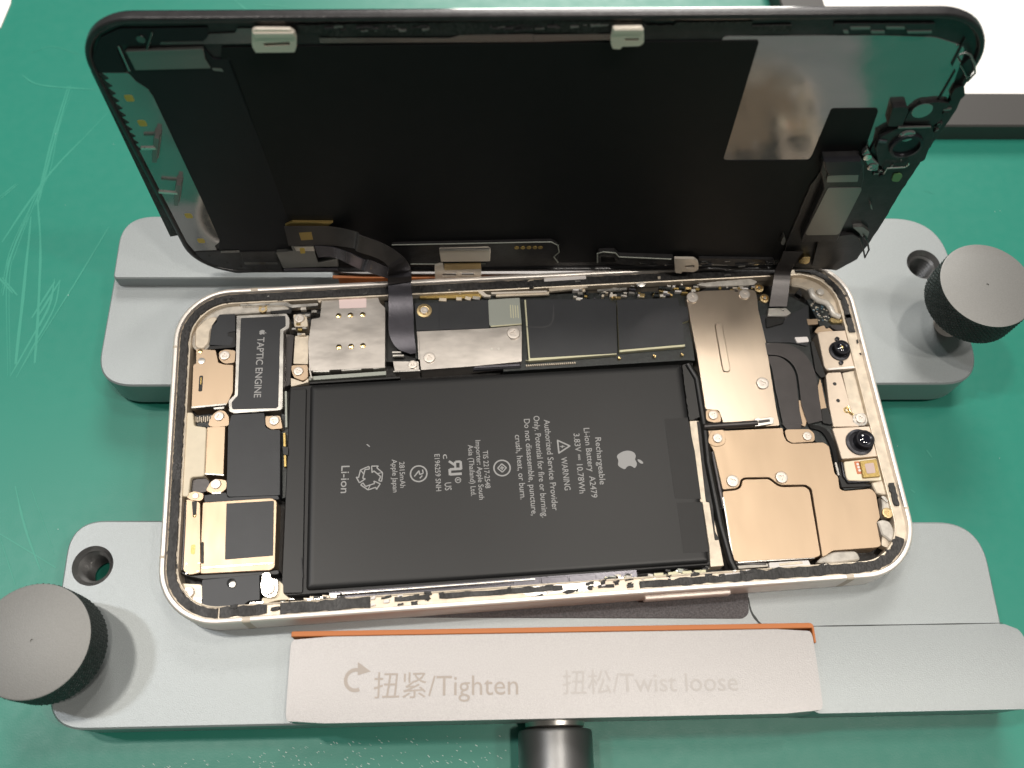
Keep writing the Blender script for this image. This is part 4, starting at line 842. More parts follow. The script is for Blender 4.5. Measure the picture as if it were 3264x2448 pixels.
# proximity sensor module
se = tap([(62.69, -11.79), (65.61, -11.64), (69.66, -11.44), (69.66, -15.46), (69.66, -16.27), (65.35, -16.08), (62.65, -15.79), (62.45, -14.98)], -1.0, 'creamp', .4, name='sensor_module', c=.12)
prism('orange_flex', se, [(64.77, -11.91), (65.87, -11.9), (65.92, -14.59), (64.83, -14.62)], -1.0, -.94, M['red'], r=.2, c=.02)
for q in [(65.4, -12.54), (65.44, -13.2), (65.48, -13.87)]: lathe('flex_dot', se, q, [(.3, -.95), (.25, -.88)], M['white'], 12)
ch = prism('sensor_chip', se, [(65.81, -11.99), (69.41, -11.76), (69.31, -15.57), (65.69, -15.63)], -1.0, -.55, M['ochre'], r=.2, c=.1)
prism('sensor_window', ch, [(66.62, -12.68), (68.6, -12.54), (68.5, -14.73), (66.66, -14.8)], -.6, -.5, M['pinkchip'], r=.3, c=.02)
prism('module_side', ph, [(61.93, -11.46), (62.94, -11.42), (62.77, -15.58), (65.63, -16.07), (67.66, -16.71), (67.51, -17.3), (61.24, -17.08), (61.1, -14.66)], FLOOR, -1.75, M['void'], r=.3, c=.2)
tube('module_seal', ph, [(*p, -1.5) for p in [(62.39, -11.73), (62.23, -14.77), (62.73, -16.05), (67.16, -16.15)]], .28, M['lensr'])
for q in ([(61.11, -11.68), (61.16, -14.52)],): bar('bright_clip', ph, q[0], q[1], .5, -2, -1.35, M['steel2'])
prism('black_clip', ph, [(60.66, 0.23), (62.14, 0.32), (62.51, -3.16), (61.9, -3.5), (60.3, -3.02)], -2.4, -1.3, M['void'], r=.3)
prism('black_clip', ph, [(61.78, 16.04), (62.48, 16), (63.36, 7.44), (62.2, 7.25), (61.32, 8.9)], -2.4, -1.35, M['void'], r=.3)
# right edge ledge pieces
prism('milky_lug', ph, [(66.74, -24.63), (67.85, -24.22), (69.31, -24.62), (69.79, -26.58), (69.65, -28.68), (68.62, -28.9), (67.74, -27.78), (67.07, -27.35), (66.92, -25.23)], -3, -1.3, M['clear'], r=.7, c=.25)
prism('pale_patch', ph, [(67.59, -16.5), (69.91, -15.95), (70.24, -18.58), (70.63, -19.4), (68.93, -19.09), (68.01, -18.83), (67.61, -17.2)], -3, -1.35, M['cream'], r=.4, c=.2)
gs_ = prism('gold_lug', ph, [(68.83, -19.31), (69.78, -19.48), (70.33, -21.19), (70.42, -22.77), (69.84, -23.9), (68.64, -24.02), (68.06, -23.2), (68.64, -21.28)], -3, -1.3, M['clear'], r=.5, c=.2); screw(gs_, (69.07, -23.06), -1.25, 1.1, 'brass')
bar('bright_tab', ph, (68.83, -19.54), (69.7, -20.79), .6, -1.6, -1.0, M['steel2'])
prism('pale_floor', ph, [(66.7, -29.25), (67.41, -27.2), (70.13, -28.73), (69.51, -30.4), (67.56, -29.7)], -4, -2.0, M['cream'], r=.4)
# bottom right: clips and pads under the cover plates
prism('milky_lug', ph, [(54.47, -30.59), (56.73, -29.9), (61.3, -30.04), (61.82, -31.86), (56.42, -32.13), (52.69, -31.78)], -3, -1.6, M['clear'], r=.8, c=.25)
prism('bright_clip', ph, [(43.22, -31.19), (51.14, -31.29), (51.39, -32.33), (46.77, -32.28), (44.08, -32.55), (43.19, -32.3)], -2, -1.1, M['white'], r=.2)
bar('clip_window', ph, (45.15, -31.76), (49.89, -31.65), .5, -1.3, -1.05, M['cream'], r=.2)
bar('near_rail', ph, (35.92, -31.6), (43.08, -31.56), .6, -2, -1.5, M['clear'])
prism('white_blob', ph, [(32.38, -33.17), (33.58, -32.7), (38.5, -32.72), (38.58, -33.5), (37.4, -33.81), (35.89, -33.53), (34.25, -33.96), (32.73, -33.74)], -1.2, -.7, M['white'], r=.4, c=.15)
# near edge strip: metal line, grey ribs, contacts
bar('near_rail', ph, (-41.67, -31.19), (-2.48, -31.05), .28, -2.2, -1.35, M['steel2'])
bar('near_rail', ph, (-41.76, -31.49), (17.4, -31.43), 1.9, -4, -2.3, M['flexs'])
g0 = Vector((-33.22, -32.49)); g1 = Vector((-7.59, -32.27))
ts = [0, .27, .43, .60, .78, .98]
for i in range(5): a = g0.lerp(g1, ts[i]+.008); b = g0.lerp(g1, ts[i+1]-.008); bar('grey_segment', ph, a, b, 1.35, -2.6, -1.7, M['flexs'], r=.1)
g2 = Vector((-6.87, -31.49)); g3 = Vector((9.37, -31.46))
for i in range(3): a = g2.lerp(g3, i/3+.01); b = g2.lerp(g3, (i+1)/3-.01); bar('grey_segment', ph, a, b, 1.15, -2.6, -1.75, M['flexs'], r=.1)
prism('white_strip', ph, [(-7.19, -32.44), (9.61, -32.39), (10.07, -33.19), (8.16, -33.59), (7.65, -34.2), (1.55, -34.19), (-3.9, -34.44), (-5.97, -33.43), (-7.45, -32.89)], -1.6, -.9, M['steel2'], r=.3, c=.1)
for q in ([(-2.93, -34.43), (-1.48, -34), (-1.19, -34.34), (-2.4, -34.57)], [(2.31, -34.06), (3.55, -33.61), (5.27, -33.84), (4.58, -34.22), (3.25, -34.45)]): prism('adhesive_gasket', ph, jag(q, .06, .3), -1, -.78, M['gasket'], r=0)
prism('white_strip', ph, [(-37.5, -32.74), (-34.3, -31.91), (-30.5, -32.93), (-29.84, -33.93), (-32.22, -33.76), (-33.7, -33.86), (-34.77, -34.63), (-37.73, -34.83)], -1.6, -1.0, M['steel2'], r=.4, c=.1)
cA = Vector((11.06, -32.53)); cB = Vector((32.66, -32.11))
for k in range(64):
    t = R.random(); p = cA.lerp(cB, t)+Vector((0, R.uniform(-.7, 1.0))); w = R.uniform(.4, 1.6); h = R.uniform(.25, .55); mt_ = R.choice(['cream', 'steel2', 'chipt', 'void', 'void', 'clear', 'chip', 'steel2'])
    bar('contact', ph, (p.x-w/2, p.y+.1), (p.x+w/2, p.y-.1), h, -2.2, R.uniform(-1.5, -.9), M[mt_], r=.08, c=.04)
for i in range(4):
    q0 = Vector((20.15, -31.94)); q1 = Vector((31.27, -31.96)); a = q0.lerp(q1, i/4+.02); b = q0.lerp(q1, (i+1)/4-.06); bar('contact', ph, a, b, .55, -1.6, -.95, M['chipt'], r=.15)
for k in range(26):
    t = R.random(); q0 = Vector((-50.36, -31.8)); q1 = Vector((-38.55, -31.6)); p = q0.lerp(q1, t)+Vector((0, R.uniform(-.5, .4))); w = R.uniform(.4, 1.3)
    bar('contact', ph, (p.x-w/2, p.y), (p.x+w/2, p.y-.1), R.uniform(.2, .5), -2.2, R.uniform(-1.6, -1.0), M[R.choice(['void', 'cream', 'board', 'chip', 'steel2'])], r=.08, c=.04)
tap([(-51.53, 7.06), (-49.9, 5.95), (-49.63, -10.97), (-51.05, -11.34)], -2.8, 'board', .1, name='dark_recess')
bar('brass_rail', ph, (-50.68, 2.27), (-50.33, -5.03), .5, -3, -1.9, M['ochre']); bar('brass_rail', ph, (-50.57, 11.57), (-50.32, 3.49), .45, -3, -2.1, M['chip'])
prism('black_clip', ph, [(-50.98, -0.63), (-49.73, -0.96), (-49.77, -2.77), (-50.83, -2.46)], -2.6, -1.7, M['void'], r=.15)

# ================================================================== THE DISPLAY, standing on its long edge
ds = thing('display_assembly', 'black display panel standing on its long edge, its inner side facing the viewer', 'display panel', (0, -34.9, 0), 'D')
DL = Outline([(-72.36, -34.48), (72.38, -35.43), (72.44, 35.11), (-72.49, 34.72)], 10.2)
loft('display_frame', ds, DL, [(1.2, -1.9), (.3, -1.85), (0, -1.5), (0, -.55), (.12, -.2), (.45, -.02), (.8, 0), (1.0, -.1), (1.1, -.4), (1.3, -.6)], M['dglass'], fr='D', smooth=40)
prism('glass', ds, DL.at(.35), -2.1, -1.85, M['lens'], r=0, c=.1, fr='D')
prism('inner_plate', ds, DL.at(1.2), -1.86, -.6, M['dglass'], r=0, c=0, fr='D')
def dp(name, poly, z1, mt, r=.3, z0=-.62, c=.04, par=None, **k): return prism(name, par or ds, poly, z0, z1, M[mt], r=r, c=c, fr='D', **k)
def db(name, a, b, w, z1, mt, z0=-.62, r=.1, par=None): return bar(name, par or ds, a, b, w, z0, z1, M[mt], r=r, c=.04, fr='D')
# polished carrier plates
dp('steel_carrier', [(28.94, 30.44), (53.95, 30.5), (62.99, 30.08), (68.68, 28.16), (69.4, 25.73), (72.45, 7.74), (66.19, -33.33), (36.61, -33.79)], -.45, 'mirror', 1.0)
dp('steel_carrier', [(-71.18, 23.41), (-66.7, 23.39), (-66.12, 21.65), (-64.68, 19.87), (-64.35, 18.06), (-64.13, -7.37)]+[(-64.03, -22.92), (-65.81, -24.7), (-65.84, -26.54), (-70.64, -26.68), (-71.82, -20.45), (-71.4, -12.59), (-71.77, -6.29)]+[(-71.67, -5.89), (-71.94, 7.31)], -.4, 'mirror', .4)
# graphite sheet
dp('graphite_sheet', [(-50.16, 28.71), (34.77, 29.66), (35.04, 29.19), (35.38, 1.6), (35.84, 1.08), (51.55, 1.06), (51.74, 2.47), (51.46, 14.07), (51.76, 14.4), (59.36, 14.46), (59.85, 13.78), (61.23, 1.74), (61.48, -31.34), (-52.34, -32.31), (-56.55, -16.6), (-57.08, 5.34)], -.3, 'dsheet', .5)
dp('graphite_sheet', [(-65.62, 28.12), (-52.98, 28.63), (-52.02, 26.29), (-48.95, 26.27)]+[(-49.74, 26.99), (-49.06, 7.7), (-48.67, -16.7), (-50.11, -27.15), (-64.88, -26.94), (-65.2, -25.59)]+[(-64.23, -22.38), (-64.01, -1.29)]+[(-64.11, 18.16), (-64.44, 19.97), (-65.83, 21.62), (-66.03, 24.45)], -.26, 'dsheet2', .4)
# saw-toothed black tape along the left edge
tt = [(-71.8, 25.5), (-71.1, 23.56)]; ta = Vector((-71.65, 23.56)); tb = Vector((-73.12, -21.01)); td = (tb-ta); tn = Vector((-td.y, td.x)).normalized()
P_ = []; Nn = 26
for k in range(Nn):
    t = k/Nn; P_.append(tuple(ta+td*t+tn*.6)); P_.append(tuple(ta+td*(t+.75/Nn)+tn*(1.5 if not .42 < t < .62 else .7)))
if (Vector(P_[1])-Vector((0, 0))).length > ta.length: P_ = [tuple(2*(ta+td*((Vector(p)-ta).dot(td)/td.length_squared))-Vector(p)) for p in P_]
dp('black_tape', P_+[tuple(tb-tn*(-1 if 0 else 1)*0+ (Vector((0,0))-tb).normalized()*-.9), tuple(ta+(Vector((0,0))-ta).normalized()*-.9)], -.3, 'gasket', 0)
dp('corner_tape', [(-71.98, 25.5), (-68.32, 30.8), (-64.7, 32.56), (-59.51, 32.54), (-51.11, 32.71), (-51.68, 30.72), (-52.57, 30.05), (-59.3, 29.97), (-59.7, 29.29), (-66.28, 29.21), (-66.62, 28.29), (-66.9, 23.53), (-71.28, 23.56)], -.28, 'dsheet2', .5)
bar('thin_trace', ds, (-66.16, 29.03), (-66.24, 23.82), .35, -.4, -.22, M['mirror'], r=.1, fr='D')
gp = dp('grey_foil', [(-65.26, 28.22), (-52.98, 28.78), (-53.29, 26.63), (-52.9, 24.59), (-65.13, 24.26)], -.05, 'dgrey', .2)
bar('foil_fold', gp, (-65.23, 28.06), (-53.06, 28.5), .6, -.2, .1, M['dgrey'], r=.1, fr='D')
dp('foil_tail', [(-52.85, 24.52), (-51.25, 24.39), (-51.08, 23.66), (-52.66, 23.91)], -.2, 'dgrey', .2)
lathe('round_boss', ds, (-62.09, 30.53), [(.8, -.5), (.7, -.1), (.4, -.1)], M['mirrord'], 20, 'D')
db('thin_wire', (-61.9, 28.45), (-59.81, 32.06), .25, 0, 'mirrord')
# top clips
k1 = dp('hook_clip', [(-44.1, 33.28), (-43.49, 33.54), (-38.32, 33.47), (-37.67, 32.85), (-37.59, 31.75), (-37.9, 30.17), (-38.44, 28.92), (-44.58, 28.88), (-44.83, 30.21)], 1.1, 'clipw', .25, z0=.5, holes=[[(-42.98, 30.83), (-38.81, 31.04), (-38.86, 30.36), (-42.87, 30.16)]])
bar('clip_fold', k1, (-44.06, 32.54), (-37.72, 32.55), 1.0, .9, 1.35, M['clipw'], fr='D', c=.15)
k2 = dp('hook_clip', [(11.1, 31.5), (11.2, 33.49), (15.74, 33.58), (16.17, 32.37), (16.42, 30.57), (15.89, 29.89), (13.04, 29.79), (12.92, 29.26), (11.65, 29.33), (11.22, 30.37)], 1.1, 'clipw', .25, z0=.5, holes=[[(13.19, 31.49), (15.49, 31.52), (15.47, 31.03), (13.43, 30.99)]])
bar('clip_fold', k2, (11.35, 32.92), (16, 32.95), .9, .9, 1.3, M['clipw'], fr='D', c=.12)
for c_ in ((-41.34, 30.99), (13.81, 31.16)): bar('clip_post', ds, (c_[0]-2, c_[1]+1), (c_[0]+2, c_[1]+1), 1.2, -.6, .6, M['cream'], fr='D')
k3 = dp('hook_clip', [(31.07, -28.43), (35.37, -28.62), (36.54, -29.92), (37.13, -32.75), (36.32, -33.71), (33.66, -33.49), (33.67, -34.24), (32.24, -33.91)], 1.2, 'clipw', .3, z0=.6, holes=[[(33.87, -31.17), (35.79, -30.9), (36.17, -31.86), (34.16, -32.09)]])
# rough glue residue along the top
def dbits(n, a, b, dy, mts, z1=(-.2, .35), ws=(.5, 2.2), hs=(.3, .9), nm='glue_scrap'):
    A = Vector(a); B = Vector(b)
    for k in range(n):
        p = A.lerp(B, R.random())+Vector((0, R.uniform(-dy, dy))); w = R.uniform(*ws); h = R.uniform(*hs)
        prism(nm, ds, jag([(p.x-w/2, p.y-h/2), (p.x+w/2, p.y-h/2*R.random()), (p.x+w/2, p.y+h/2), (p.x-w/2, p.y+h/2*R.random())], .1, .5), -.62, R.uniform(*z1), M[R.choice(mts)], r=0, c=.05, fr='D')
dp('glue_line', jag([(-37.51, 33.14), (-1.01, 33.84)]+[(15.82, 33.54), (16.65, 32.66), (20.7, 32.75), (21.12, 33.41), (32.92, 33.46), (33.02, 33.02)]+[(15.77, 32.66), (11.38, 32.46), (9.01, 31.36), (-0.94, 31.52)]+[(-13.56, 31.03), (-32.48, 30.9), (-34.3, 31.58), (-36.37, 31.81)], .12, .7), -.2, 'gasket', 0)
dp('bronze_strip', [(-34.51, 30.52), (-13.94, 30.41), (-12.5, 30.97), (-0.92, 31.14), (-0.87, 29.5), (-34.52, 29.45)], -.32, 'mirrord', .1)
dp('bronze_strip', [(-0.92, 31.02), (9.05, 31.09), (11.55, 31.07), (11.67, 29.9), (-0.87, 29.5)], -.3, 'mirrord', .1)
dp('dark_strip', [(-51.31, 31.39), (-47.23, 31.59), (-46.66, 32.47), (-44.39, 32.46), (-45.11, 29.44), (-59.7, 29.29), (-59.34, 29.86), (-52.58, 30)], -.3, 'mirrord', .2)
dbits(40, (-36.94, 32.48), (10.47, 32.69), .35, ['dglass', 'dglass', 'gasket', 'dgrey'], (-.15, .3), (.4, 1.6), (.2, .6))
dp('black_tape', [(33.06, 32.62), (38.12, 32.78)]+[(39.27, 32.81), (39.65, 31.48), (36.69, 31.49)]+[(33.43, 31.84)], -.2, 'gasket', .2)
dp('black_tape', [(45.83, 33.09), (61.69, 33.02), (62.08, 31.68), (57.76, 31.7), (57.27, 32.49), (54.05, 32.5), (54.23, 31.76), (52.08, 31.77), (51.72, 32.51), (48.51, 32.53), (48.55, 31.86), (46.2, 31.94)], -.15, 'dglass', .1)
for q in ([(48.48, 32.55), (51.68, 32.58), (51.85, 32), (48.77, 31.97)], [(52, 31.78), (54.21, 31.76), (54.43, 31.18), (52.27, 31.19)], [(54.09, 32.57), (57.04, 32.55), (57.34, 32.02), (54.38, 32.03)], [(57.74, 31.68), (61.68, 31.73), (61.89, 31.21), (58.13, 31.16)], [(47.54, 31.89), (48.35, 31.88), (48.79, 31.21), (48.04, 31.21)]): dp('tape_window', q, 0, 'dgrey', .1, z0=-.3)
# yellow dots and T clips on the left carrier
for q in ((-68.51, 17.72), (-68.38, 11.76), (-68.19, -14.43), (-68.14, -22.85)): dp('yellow_dot', [(q[0]-.75, q[1]-.8), (q[0]+.75, q[1]-.8), (q[0]+.75, q[1]+.8), (q[0]-.75, q[1]+.8)], -.37, 'yellow', .5)
for a, b, c_, d_2 in (((-66.23, 9.84), (-68.84, 3.46), (-69.86, 7.33), (-67.24, 7.37)), ((-66.41, -2.97), (-68.84, -9.06), (-70.69, -4.75), (-67.32, -5.22))):
    tc = db('spring_clip', a, b, .8, 1.3, 'dgrey', z0=.2); db('clip_arm', c_, d_2, .55, 1.5, 'steel2', z0=1.0, par=tc); bar('clip_foot', tc, a, b, 1.2, -.5, .25, M['dgrey'], fr='D')
# lower left: cover plates and connectors
dp('lower_cover', [(-70.62, -26.67), (-65.29, -26.33), (-61.26, -26.39), (-61.12, -26.8), (-53.42, -26.5), (-53.47, -32.43), (-53.59, -34.18), (-63.83, -34.68), (-68.21, -32.64), (-70.03, -28.76)], -.2, 'dglass', .5)
dp('cover_step', [(-64.95, -26.05), (-60.99, -25.9), (-61.08, -26.73), (-65.19, -26.96)], -.1, 'mirrord', .1); dp('cover_step', [(-61.12, -30.3), (-54, -30.4), (-54.06, -31.26), (-61.11, -31.24)], -.1, 'mirrord', .1)
dp('cover_block', [(-60.91, -26.52), (-53.62, -26.42), (-53.95, -30.19), (-61.25, -30.29)], -.05, 'dglass', .1)
for q in [(-70.43, -27.82), (-67.86, -28.02), (-69.1, -30.03), (-67.3, -31.69), (-62.16, -32.07), (-64.68, -30.53), (-59.64, -32.76), (-56.66, -32.59)]: lathe('cover_dimple', ds, q, [(.35, -.3), (.3, -.12)], M['void'], 12, 'D')
cf = dp('connector_foil', [(-53.24, -26), (-49.59, -25.56), (-49.73, -23.93), (-49.07, -23.54), (-48.48, -24.15), (-45.08, -23.59), (-45.16, -26.03), (-45.11, -29.8), (-40.77, -28.39), (-40.99, -31.37), (-53.02, -31.75)], .5, 'dgrey', .15)
dp('foil_edge', [(-49.11, -23.8), (-44.99, -23.78), (-44.94, -25.48), (-48.96, -25.43)], .6, 'steel2', .1, z0=.4, par=cf)
dp('yellow_dot', [(-48.02, -24.28), (-46.96, -24.29), (-47.12, -26.13), (-48.18, -26.32)], .66, 'yellow', .3, z0=.5, par=cf)
db('grey_rod', (-52.94, -32.38), (-41.31, -32.65), .9, .6, 'flexs', r=.3)
dp('connector_tape', [(-49.59, -17.02), (-47.87, -15.93), (-39.75, -16.17), (-40.95, -17.4), (-48.9, -17.72)], .2, 'ochre', .1)
# long connector board on the lower edge
cb_ = dp('driver_board', [(-28.81, -23.68), (4.55, -22.93), (5.92, -24.15), (6.29, -26.62), (6.26, -30.41), (5.46, -31.48), (-9.29, -31.69), (-25.62, -30.37), (-28.73, -29.9)], .6, 'dglass', .4)
tube('board_edge', cb_, [(*p, .65) for p in [(-28.66, -23.38), (-16.26, -23.14), (0.28, -22.81), (4.54, -22.79), (5.98, -24.01), (6.35, -26.48), (5.28, -28.13), (6.32, -30.27)]], .14, M['chip'], 8, 'D')
tube('board_edge', cb_, [(*p, .65) for p in [(-25.38, -30.44), (-20.26, -30.52), (-18.06, -30.34), (-9.28, -30.47)]], .14, M['chip'], 8, 'D')
for q in [(-2.64, -24.77), (-1.38, -24.79), (-0.09, -24.76), (1.17, -24.74), (2.31, -24.76)]: lathe('gold_pad', cb_, q, [(.52, .6), (.5, .7), (.25, .72)], M['ochre'], 16, 'D')
sb_ = dp('silver_block', [(-18.93, -24.65), (-8.6, -24.27), (-8.13, -25.01), (-8.29, -28.97), (-18.83, -29.02)], 1.2, 'clipw', .2, z0=.5, c=.15, par=cb_)
db('block_top', (-18.8, -24.51), (-8.36, -24.37), .5, 1.4, 'steel2', z0=1, par=cb_)
wc = dp('slotted_clip', [(-20.25, -30.5), (-18.49, -29.45), (-18.14, -32.05), (-10.25, -30.22), (-10.29, -35.27), (-20.43, -35.33)], 1.25, 'clipw', .2, z0=.7, holes=[[(-18.83, -33.36), (-15.79, -33.23), (-15.78, -34.29), (-18.71, -34.38)], [(-14.63, -33.24), (-11.91, -33.15), (-11.86, -34.17), (-14.54, -34.22)]])
dp('copper_comb', [(-18.14, -29.81), (-10.24, -29.63), (-10.27, -31.44), (-18.13, -31.84)], 1.4, 'brass', .1, z0=1.0, par=wc)
dp('edge_bracket', [(14.53, -28.26), (14.73, -26.6), (18.09, -26.44), (19.25, -28.12), (31.06, -28.93), (31.42, -31.07), (26.17, -32.3), (19.08, -30.89), (18.32, -28.53), (15.38, -28.28), (15.51, -30.84), (14.73, -30.39)], .7, 'dglass', .3)
tube('bracket_edge', ds, [(*p, .8) for p in [(14.83, -30.25), (14.51, -26.87), (15.66, -26.26), (18.36, -26.71), (19.25, -28.19), (30.61, -29.2)]], .16, M['chip'], 8, 'D')
dp('edge_bracket', [(36.62, -29.72), (53.01, -30.3), (53.75, -31.69), (46.21, -32.89), (37.2, -31.45)], .3, 'dglass', .3)
dbits(34, (19.81, -30.76), (53.13, -31.69), .7, ['dglass', 'mirrord', 'mirror', 'dgrey', 'gasket'], (.2, .9), (.4, 2.4), (.2, .5), 'edge_part')
# right end: earpiece, flood module, camera holes
dp('black_carrier', jag([(65.54, 14.53), (66.27, 16.16), (68.25, 16.14), (71.08, 15.99), (71.61, 17.46), (72.95, 16.64), (73.33, 14.47), (72.78, 7.33), (72.29, -8.44)]+[(72.38, -16.45), (72.17, -24.27), (71.59, -30.95), (68.53, -35.3), (62.91, -34.32)]+[(55.96, -33.57), (54.34, -24.07), (53.78, -5.9), (55.04, 1.44)]+[(61.99, 1.62), (61.94, 4.72), (61.96, 9.19), (65.38, 10.89)], .08, 1.2), .0, 'dglass', 0)
cr = dp('ring_plate', [(65.08, 11.5), (64.97, 14.3), (66.1, 15.93), (68.78, 16.58), (71.26, 16.3), (71.52, 12.02), (70.79, 10.89)], .3, 'dglass', .6)
lathe('camera_window', cr, (67.15, 14.5), [(1.75, .3), (1.7, .34), (1.3, .36)], M['mirror'], 32, 'D')
dp('square_block', [(61.4, 15.8), (63.82, 15.92), (64.49, 14.96), (64.83, 11.04), (62.24, 11.21)], .8, 'dglass', .3)
ec = dp('lens_cradle', [(63.68, 10.3), (64.29, 10.81), (70.35, 10.88), (71.43, 8.78), (72.55, 2.1), (70.07, 0.86), (66.57, -0.07), (64.49, 0.91), (62.26, 5.29), (61.78, 8.28)], .9, 'dglass', .7)
lathe('lens_cradle_ring', ec, (67.28, 6.53), [(3.0, .8), (2.9, 1.5), (2.4, 1.6), (2.3, 1.0), (1.2, .95)], M['lensr'], 36, 'D')
lathe('lens_glass', ec, (66.54, 8.91), [(1.5, .9), (1.2, 1.2), (.4, 1.3)], M['mirror'], 24, 'D')
bar('cradle_edge', ec, (64.09, 11.01), (69.98, 11.19), .35, .8, 1.1, M['dgrey'], fr='D'); bar('cradle_edge', ec, (61.85, 7.77), (63.41, 7.46), .6, .8, 1.2, M['flexs'], fr='D')
tube('wire_clip', ec, [(*p, 1.6) for p in [(65.77, -0.52), (65.84, 0.99), (69.05, 1.21), (69.48, 2), (69.19, 2.48)]], .17, M['steel2'], 8, 'D')
hl_ = dp('steel_hinge', [(59.99, 4.35), (60.5, 5.87), (62.22, 3.4), (64.18, 1.5), (64.66, -0.1), (63.16, -0.41), (61.83, 1.53)], 1.3, 'mirror', .3, z0=.3, c=.2)
lathe('hinge_pin', hl_, (61.19, 3.76), [(.8, 1.0), (.75, 1.5), (.3, 1.6)], M['steel2'], 16, 'D'); lathe('hinge_pin', hl_, (63, 1.08), [(.9, 1.0), (.85, 1.5), (.5, 1.6)], M['mirror'], 16, 'D')
dbits(22, (64.28, -2.74), (70.2, 3.6), 1.2, ['dglass', 'dgrey', 'lensr', 'mirrord'], (.4, 1.2), (.4, 1.5), (.3, .9), 'module_part')
dbits(26, (71.38, 15.01), (72.14, -1.09), .9, ['dglass', 'gasket', 'dgrey', 'dglass'], (.0, .7), (.3, 1.3), (.3, .9), 'module_part')
dp('green_dot', [(68.59, -2.48), (69.77, -2.17), (70.57, -2.83), (70.52, -4.67), (69.02, -4.48)], .3, 'sage', .5)
ear = dp('earpiece', [(53.08, 3.41), (59.91, 3.66), (61.04, 2.24)]+[(62.53, -1.98), (63.04, -4.66), (63.87, -19.76), (63.88, -21.94), (56.6, -22.24), (56.32, -19.66), (55.8, -4.58)]+[(53.6, 0.41)], 1.7, 'dglass', .4, c=.15)
dp('earpiece_box', [(52.76, 4.15), (59.66, 4.4), (60.74, 2.83), (60.9, -0.03), (54.91, 0.03), (53.87, 1.64)], 2.6, 'lensr', .4, z0=1.5, c=.3, par=ear)
dp('earpiece_lip', [(55.06, -0.46), (60.85, -0.19), (61.37, -2.33), (55.47, -2.43)], 2.1, 'dgrey', .2, z0=1.5, par=ear)
dp('earpiece_plate', [(56.39, -4.38), (62.77, -4.35), (63.14, -4.96), (63.49, -18.76), (63.13, -19.46), (56.93, -19.53), (56.38, -18.86)], 1.85, 'dgrey', .4, z0=1.6, par=ear)
for q, mt_ in (([(52.69, -22.76), (52.73, -21.17), (53.42, -22.37), (53.61, -24.39), (52.9, -23.97)], 'dgrey'), ([(58.52, -30.53), (59.07, -28.62), (60.55, -28.64), (60.94, -30.78), (60.39, -31.42), (58.83, -31.18)], 'gold'), ([(66.06, -18.22), (68.11, -18.05), (70.15, -19.82), (70.53, -22.2), (69.05, -21.38), (68.16, -20.19)], 'dgrey'), ([(66.85, -10.47), (67.32, -10.83), (68.14, -12.47), (67.73, -12.28)], 'dgrey')): dp('contact', q, .9, mt_, .3)
dp('bracket_arm', [(63.73, -21.17), (66.8, -20.43), (69.02, -22.04), (70.65, -25.3), (70.74, -29.07), (66.85, -30.72), (63.32, -33.73), (61.91, -32.39), (60.42, -22.72)], 1.0, 'dglass', .5)
tube('wire_loop', ds, [(*p, 1.2) for p in [(68.44, -21.22), (70.3, -24.47), (72.26, -28.66), (72.07, -25.72), (70.54, -22.44), (69.32, -21.03)]], .2, M['dglass'], 8, 'D')
tube('edge_wire', ds, [(*p, .6) for p in [(67.82, 27.36), (68.53, 27.83), (69.67, 27.35), (71.21, 25.42), (72.22, 23.45), (71.75, 21.57)]], .18, M['dgrey'], 8, 'D')
tube('edge_wire', ds, [(*p, .5) for p in [(68.98, 25.19), (70.1, 23.96), (71.46, 22.2)]], .15, M['mirrord'], 8, 'D')
dp('black_tape', [(67.73, 29.97), (68.02, 29.74), (68.35, 24.03), (67.94, 24.52)], -.2, 'dglass', .05); dp('black_tape', [(69.15, 23.28), (69.36, 23.03), (69.47, 16.57), (69.16, 16.84)], -.2, 'dglass', .05)
dp('edge_block', [(70.64, 17.83), (70.61, 19.66), (71.81, 20.43), (73.07, 18.08), (72.68, 16.75), (71.3, 16.76)], .3, 'dglass', .2)
dp('dark_window', [(69.61, 24.46), (70.23, 26.39), (72.11, 23.95), (71.92, 21.45)], .1, 'dglass', .5)
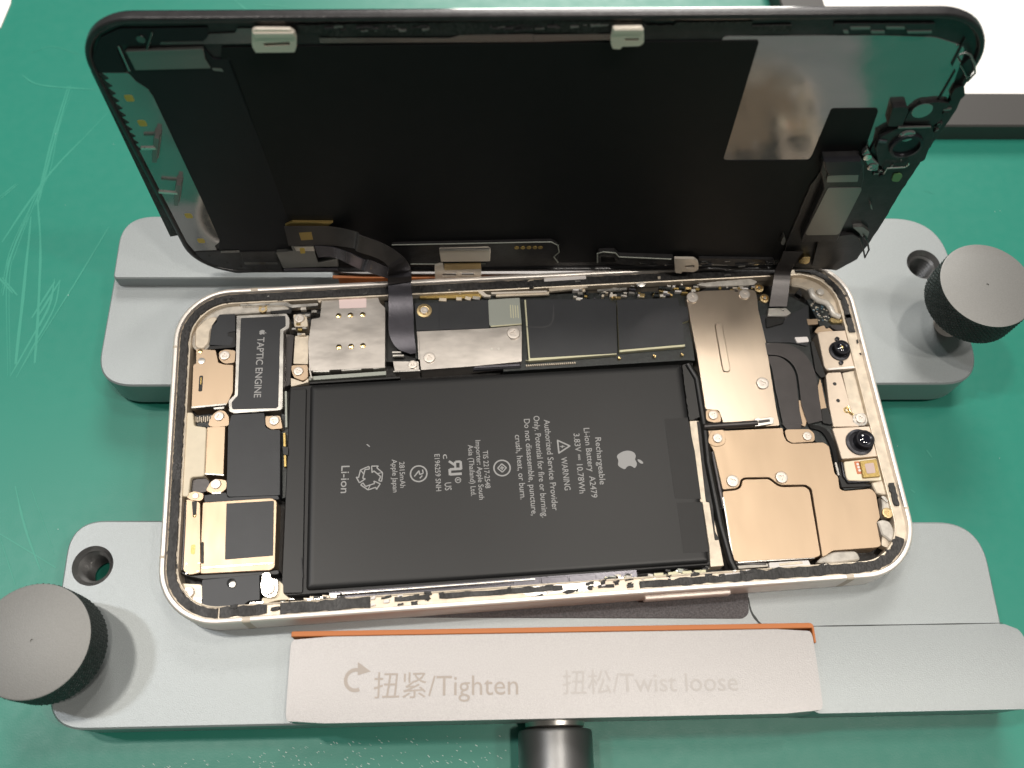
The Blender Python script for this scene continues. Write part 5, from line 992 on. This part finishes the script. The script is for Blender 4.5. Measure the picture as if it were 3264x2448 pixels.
# ---------------- flexible cables from the display down into the phone
ribbon('display_cable', ds, [(-48.04, 39.73, 16.32), (-42.6, 39.38, 16.4), (-38.31, 39.09, 16.28)]+[(-33.38, 36.46, 18.04)]+[(-32.43, 34.49, 19.77), (-28.65, 34.11, 17.37), (-25.95, 33.78, 14.5), (-24.11, 33.48, 11.32)]+[(-23.49, 36.47, 2.2), (-23.52, 33.66, 2.2)], [(-48.31, 39.38, 9.71), (-43.63, 39.08, 9.78), (-38.95, 38.78, 9.85)]+[(-34.48, 36.22, 12.42)]+[(-33.69, 34.27, 14.39), (-30.47, 33.96, 12.45), (-28.77, 33.76, 10.85), (-28.02, 33.6, 8.81)]+[(-28.55, 35.63, 2.2), (-28.57, 33.11, 2.2)], .16, M['flex'])
ribbon('display_cable', ds, [(-42.92, 38.84, 9.88), (-39.23, 38.58, 9.53)]+[(-35.67, 36.67, 10.07), (-33.11, 36.39, 7.85)]+[(-31.18, 34.86, 9.72), (-28.23, 34.53, 7.28)], [(-42.8, 38.62, 6), (-39.49, 38.4, 5.84)]+[(-36.38, 36.5, 6.14), (-34.23, 36.25, 4.05)]+[(-32.54, 34.72, 5.53), (-28.47, 34.31, 3)], .16, M['flexs'])
ribbon('display_cable', ds, [(-23.55, 38.65, 1.9)]+[(-23.71, 33.51, 1.5)]+[(-23.55, 31.39, -0.2)]+[(-23.53, 27.79, -1)]+[(-23.58, 22.78, -1.1)]+[(-23.38, 19.73, -1.5), (-23.39, 18.34, -1.5)], [(-28.49, 38.92, 1.9)]+[(-28.61, 33.79, 1.5)]+[(-28.68, 31.69, -0.2)]+[(-28.82, 27.97, -1)]+[(-28.86, 23.1, -1.1)]+[(-27.31, 19.71, -1.5), (-24.5, 18.15, -1.5)], .16, M['flexs'])
dp('cable_label', [(-47.05, -18.75), (-44.47, -18.48), (-44.61, -21.12), (-47.09, -21.36)], .8, 'ochre', .1, z0=.7)
ribbon('sensor_cable', ds, [(55.67, 32.22, 9.36), (55.94, 32.01, 5.99)]+[(56.07, 32.12, 2)]+[(55.92, 30.82, 0.8)]+[(55.15, 27.99, -0.2)]+[(54.26, 24.78, -1)], [(59.81, 31.95, 9.42), (59.54, 31.76, 5.61)]+[(59.68, 31.63, 2)]+[(59.57, 30.47, 0.8)]+[(58.9, 27.49, -0.2)]+[(58.17, 24.56, -1)], .14, M['flex'])
prism('cable_connector', ds, [(53.88, 24.33), (57.82, 24.24), (58.79, 22.77), (57.48, 21.95), (53.22, 22.25)], -1.9, -.8, M['steel2'], r=.3, c=.15)
prism('cable_boot', ds, [(52.94, 22.29), (57.46, 22.02), (56.65, 20.53), (52.68, 19.66)], -2.2, -1.3, M['void'], r=.4, c=.15)
